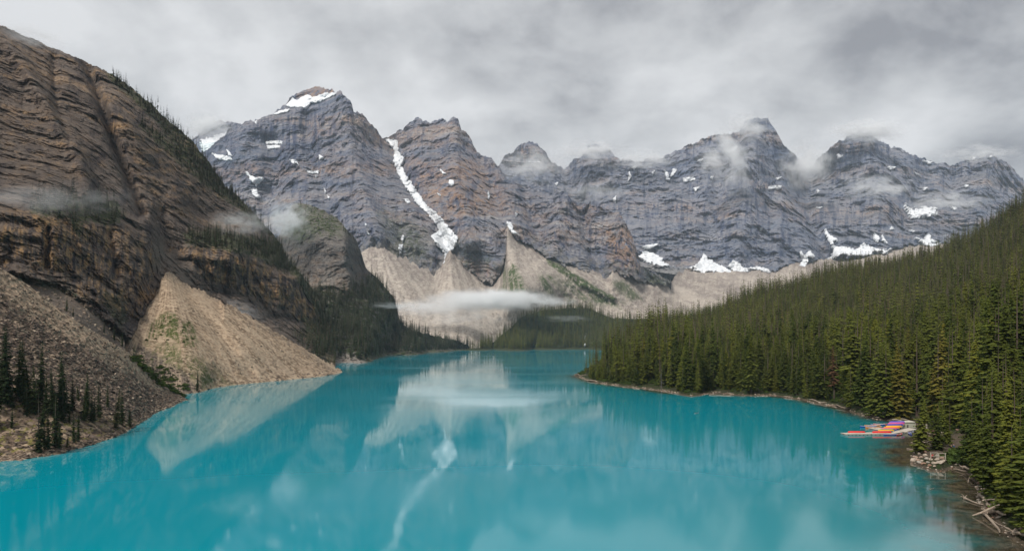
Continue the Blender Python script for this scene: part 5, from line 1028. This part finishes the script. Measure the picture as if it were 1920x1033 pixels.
cano_px('blue', 1632, 1660, 797.9, -.1, 'blue canoe between the orange and the far red one', GW, False, .05)
for i, (cl, x0, x1, py, rz, lb) in enumerate((('blue', 1697, 1716, 814.5, 1.2, 'blue canoe end-on under the slender spruce'), ('navy', 1700, 1719, 812.0, 1.1, 'navy canoe end-on beside the blue one under the slender spruce'), ('orange', 1699, 1716, 808.6, .9, 'orange canoe tucked against the landward dock'), ('navy', 1705, 1724, 810.0, .95, 'dark canoe half behind the slender spruce'))):
    a = at((x0 + x1) / 2, py, -.1); canoe(cl, a.x, a.y, -.1, rz, lb, GW, False, .95)
# railing
def railing(px0, px1, py, zb, label):
    a = at(px0, py, zb); b = at(px1, py, zb); L = (b - a).length; e_ = empty('railing', a, math.atan2(b.y - a.y, b.x - a.x)); tag(e_, label, 'railing', 'wooden railings above the shore rocks')
    for x in (0, L): box('post', M_POST, e_, x - .07, x + .07, -.07, .07, -.5, 1.0)
    box('top_rail', M_POST, e_, -.14, L + .14, -.08, .08, 1.003, 1.10); box('lower_rail', M_POST, e_, .1, L - .1, -.05, .05, .25, .34)
railing(1745, 1757, 857, 1.9, 'left wooden railing frame above the stooping person'); railing(1760, 1772.5, 858, 1.9, 'right wooden railing frame next to the shrubs')
for px in (1737, 1778, 1790, 1803):
    a = at(px, 803, 1.2); e_ = box('wooden_post', M_POST, None, -.16, .16, -.16, .16, -.8, 1.7); e_.location = a; tag(e_, 'short grey timber post by the path behind the dock', 'post', 'timber posts by the path')

# ------------------------------------------------------------------ people
def skin_body(name, pts, edges, rad, mat, parent, sub=1):
    me = bpy.data.meshes.new(name); me.from_pydata(pts, edges, []); o = link(name, me, mat, parent); o.modifiers.new('skin', 'SKIN'); s_ = o.modifiers.new('sub', 'SUBSURF'); s_.levels = s_.render_levels = sub
    for i, r_i in enumerate(rad): me.skin_vertices[0].data[i].radius = (r_i, r_i)
    me.skin_vertices[0].data[0].use_root = True
    return o
M_SKIN = plain('skin', (0.45, 0.27, 0.20), .6, .3); M_HAIR = plain('dark_hair', (0.03, 0.02, 0.015), .7, .2)
def cloth(n, c): return plain(n, c, .9, .1, .15)
def person(loc, rz, label, jacket, trousers, stoop=0.0, stride=.25):
    e_ = empty('person', loc, rz); tag(e_, label, 'person'); c, s = math.cos(stoop), math.sin(stoop)
    def up(x, y, z): dz = z - .95; return (x, y * c - dz * s, .95 + y * s + dz * c)      # the trunk leans forward at the hips (towards -y)
    kn = .12 if stoop else .03
    P = [(0, 0, .95), up(0, 0, 1.18), up(0, 0, 1.40), up(0, -.01, 1.50), up(0, -.03, 1.60), up(0, -.02, 1.72),
         (.10, 0, .90), (.11, -stride * .6 - kn, .50), (.11, -stride + .04, .09), (.12, -stride - .13, .04), (-.10, 0, .90), (-.11, stride * .3 - kn, .50), (-.11, stride, .09), (-.12, stride - .16, .04),
         up(.19, 0, 1.40), up(.24, .03 - .2 * s, 1.13), up(.22, -.12 - .35 * s, .90), up(.21, -.16 - .38 * s, .81), up(-.19, 0, 1.40), up(-.24, .03 - .2 * s, 1.13), up(-.22, -.08 - .35 * s, .90), up(-.21, -.12 - .38 * s, .81)]
    E = [(0,1),(1,2),(2,3),(3,4),(4,5),(0,6),(6,7),(7,8),(8,9),(0,10),(10,11),(11,12),(12,13),(2,14),(14,15),(15,16),(16,17),(2,18),(18,19),(19,20),(20,21)]
    R = [.13,.13,.14,.055,.10,.085,.085,.06,.042,.04,.085,.06,.042,.04,.055,.042,.032,.035,.055,.042,.032,.035]
    skin_body('body', P, E, R, M_SKIN, e_)
    tp = [P[i] for i in (0, 1, 2, 14, 15, 16, 18, 19, 20)]; skin_body('jacket', tp, [(0,1),(1,2),(2,3),(3,4),(4,5),(2,6),(6,7),(7,8)], [.17,.17,.175,.085,.07,.055,.085,.07,.055], jacket, e_)
    tr = [P[i] for i in (0, 6, 7, 8, 10, 11, 12)]; skin_body('trousers', tr, [(0,1),(1,2),(2,3),(0,4),(4,5),(5,6)], [.155,.11,.085,.065,.11,.085,.065], trousers, e_)
    hp = [up(0, .02, 1.66), up(0, 0, 1.76)]; skin_body('hair', hp, [(0, 1)], [.105, .08], M_HAIR, e_)
    for i, d_ in ((8, 9), (12, 13)): skin_body('shoe', [P[i], P[d_]], [(0, 1)], [.06, .05], M_HAIR, e_)
    return e_
person(at(1746.5, 861.5, .95), .5, 'person in a red jacket and dark trousers stooping on the pale rocks', cloth('red_jacket', (.65, .015, .02)), cloth('dark_trousers', (.03, .03, .04)), 1.0, .2)
person(at(1783.5, 847.5, 1.5), 1.2, 'walker in black clothes on the path behind the railing', cloth('black_jacket', (.02, .02, .022)), cloth('black_trousers', (.022, .02, .025)))
person(at(1788.5, 845.5, 1.5), -1.8, 'walker in a blue jacket beside the one in black', cloth('blue_jacket', (.03, .09, .22)), cloth('jeans', (.05, .08, .16)))

# ------------------------------------------------------------------ waterfall across the lake
m = MT('white_water'); M_FALL = m.fin(m.mix(m.noise(m.pos(), .8, 4, .7), (.6, .63, .64), (.9, .92, .93)), .4, None, .4)
bm = bmesh.new(); pts = [at_ for at_ in []]; Df = 1830.0
pw = [Vector(((x - CX) / F * Df, Df + (655 - y) * .5, H - (y - HY) / F * Df)) for x, y in ((1100, 620), (1098, 628), (1096, 634), (1099, 641), (1095, 649), (1090, 654))]
pw = [Vector(tuple(LM.P(np.array([x]), np.array([y]))[0])) + Vector((0, -3, 1.5)) for x, y in ((1100., 622.), (1098., 630.), (1096., 636.), (1099., 643.), (1095., 650.))]; tube(bm, [p - pw[0] for p in pw], [1, 1.8, 1.3, 2.2, 2.8], 8); me = bpy.data.meshes.new('waterfall'); bm.to_mesh(me); bm.free()
tag(link('waterfall', me, M_FALL, loc=pw[0]), 'small white waterfall in the wood at the far shore', 'waterfall')

# ------------------------------------------------------------------ air: haze and drifting cloud
bm = bmesh.new(); box_bm(bm, -9400, 9400, -3400, 9400, -16, 1800); me = bpy.data.meshes.new('haze'); bm.to_mesh(me); bm.free()
hm = bpy.data.materials.new('haze_air'); hm.use_nodes = True; t = hm.node_tree; t.nodes.clear(); v = t.nodes.new('ShaderNodeVolumePrincipled'); o_ = t.nodes.new('ShaderNodeOutputMaterial')
v.inputs['Color'].default_value = (0.78, 0.88, 1.0, 1); v.inputs['Density'].default_value = HAZE; v.inputs['Anisotropy'].default_value = 0.0; t.links.new(v.outputs[0], o_.inputs['Volume'])
tag(link('haze', me, hm), kind='stuff')
def mist_mat(name, dens, thr, soft_, sc, asp, seed=0.0, edge=1.0):
    m = MT(name); tcn = m.n('ShaderNodeTexCoord'); O = tcn.outputs['Object']
    ln = m.n('ShaderNodeVectorMath', operation='LENGTH'); m.put(ln.inputs[0], O); fall = m.math('SUBTRACT', 1.0, m.step(ln.outputs['Value'], .15, .98))
    n = m.noise(m.scaled(O, asp, (seed, seed * 1.7, 2)), sc, 5, .62, .25)
    k = m.step(m.math('ADD', n, m.math('MULTIPLY', fall, .16)), thr + .06, thr + .06 + soft_ * .9); fall = m.math('POWER', fall, 1.4)
    d = m.math('MULTIPLY', m.math('MULTIPLY', k, fall), dens); v = m.n('ShaderNodeVolumePrincipled'); v.inputs['Color'].default_value = (.97, .975, .98, 1); m.put(v.inputs['Density'], d); v.inputs['Anisotropy'].default_value = .1
    m.t.links.new(v.outputs[0], m.o.inputs['Volume']); return m.m
def mist(name, px, py, D, wpx, hpx, depth, dens, thr=.5, soft_=.25, sc=2.0, asp=(1, 1, 1), label=None, seed=0.0, edge=1.0, rot=0.0):
    bm = bmesh.new(); bmesh.ops.create_icosphere(bm, subdivisions=3, radius=1.0); me = bpy.data.meshes.new(name); bm.to_mesh(me); bm.free()
    o = link(name, me, mist_mat(name + '_air', dens, thr, soft_, sc, asp, seed, edge), loc=((px - CX) / F * D, D, H - (py - HY) / F * D)); o.scale = (wpx / 2 / F * D, depth / 2, hpx / 2 / F * D); o.rotation_euler[1] = rot
    return tag(o, label, None, None, 'stuff')
FB = (2.4, 1, .8)
mist('fog_bank', 920, 563, 1800, 330, 60, 190, .095, .36, .34, 2.4, FB, 'bright flat fog bank hovering over the talus at the head of the lake', 1.0)
mist('fog_bank', 805, 577, 1790, 290, 46, 120, .045, .42, .3, 2.6, FB, 'left thin arm of the bright fog bank', 2.0)
mist('fog_bank', 1030, 566, 1800, 170, 30, 110, .030, .42, .3, 2.6, FB, 'right tapering end of the bright fog bank', 2.6)
mist('fog_bank', 860, 594, 1780, 310, 70, 110, .018, .44, .3, 2.4, FB, 'thin fog hanging below the bright fog bank', 3.4)
mist('mist', 735, 573, 1060, 148, 22, 60, 0.0343, 0.47, .34, 2.9, (1.5, 1, 1), 'thin tail of the fog bank in front of the dark trees', 3.0)
mist('mist', 1065, 597, 1700, 162, 22, 70, 0.0114, 0.44, .34, 2.4, (1.5, 1, 1), 'faint mist strip on the low wooded hill', 4.0)
mist('mist', 80, 372, 385, 560, 100, 50, 0.0208, 0.44, .34, 2.7, (2, 1, 1), 'brownish thin mist lying before the left cliff', 5.0)
mist('mist', 452, 418, 760, 202, 84, 60, 0.0458, 0.46, .34, 2.9, (1.5, 1, 1), 'mist drifting over the right shoulder of the left wall', 6.0)
mist('mist', 450, 580, 600, 176, 59, 30, 0.0400, 0.46, .34, 2.9, (1.5, 1, 1), 'mist at the right edge of the scree fan', 7.0, rot=.3)
mist('mist', 60, 70, 700, 256, 68, 60, 0.0286, 0.44, .34, 2.6, (1.5, 1, 1), 'thin cloud on the top left ridge', 8.0, rot=.2)
mist('cloud_wisp', 540, 412, 1230, 162, 128, 120, 0.0607, 0.48, .34, 3.2, (1, 1, 1), 'grey cloud wisp between the left wall and the buttress', 9.0)
mist('cloud_wisp', 392, 238, 3650, 148, 81, 300, 0.0304, 0.44, .34, 2.9, (1, 1, 1), 'cloud around the glacier at far left', 10.0)
mist('cloud_wisp', 1000, 312, 4100, 256, 122, 320, 0.0228, 0.49, .34, 3.2, (1.4, 1, 1), 'cloud wisps round the first of the small far peaks', 11.0)
mist('cloud_wisp', 1110, 284, 4550, 202, 62, 300, 0.0354, 0.46, .34, 2.9, (1.4, 1, 1), 'cloud cap on the second small far peak', 12.0)
mist('cloud_wisp', 1205, 300, 4400, 230, 59, 250, 0.0304, 0.47, .34, 2.9, (1.6, 1, 1), 'cloud along the saddle left of the big far peak', 13.0)
mist('cloud_wisp', 1365, 300, 3850, 202, 216, 300, 0.0354, 0.51, .34, 3.0, (1.2, 1, .8), 'large torn cloud plume in front of the big far peak', 14.0, .8, rot=-.5)
mist('cloud_wisp', 1400, 236, 4350, 162, 84, 250, 0.0304, 0.48, .34, 3.0, (1, 1, 1), 'cloud wisp at the top of the big far peak', 15.0)
mist('cloud_wisp', 1512, 310, 4250, 148, 148, 300, 0.0379, 0.46, .34, 2.9, (1, 1, 1), 'cloud filling the notch between the two far peaks', 16.0)
mist('cloud_wisp', 1628, 246, 4600, 230, 68, 260, 0.0455, 0.44, .34, 2.9, (1.3, 1, 1), 'cloud cap on the right far peak', 17.0)
mist('cloud_wisp', 1640, 352, 3950, 243, 84, 260, 0.0304, 0.50, .34, 3.0, (1.3, 1, 1), 'cloud wisp across the middle of the right far wall', 18.0)
mist('cloud_wisp', 1775, 378, 3950, 270, 68, 260, 0.0202, 0.48, .34, 3.0, (1.5, 1, 1), 'thin cloud across the right far wall above the snow', 19.0)
mist('cloud_wisp', 1840, 288, 4600, 256, 54, 260, 0.0253, 0.47, .34, 2.9, (1.5, 1, 1), 'cloud on the last ridge at far right', 20.0)
mist('cloud_wisp', 1110, 360, 3300, 256, 81, 200, 0.0177, 0.49, .34, 3.0, (1.4, 1, 1), 'thin cloud behind the ridge right of the two left summits', 21.0)
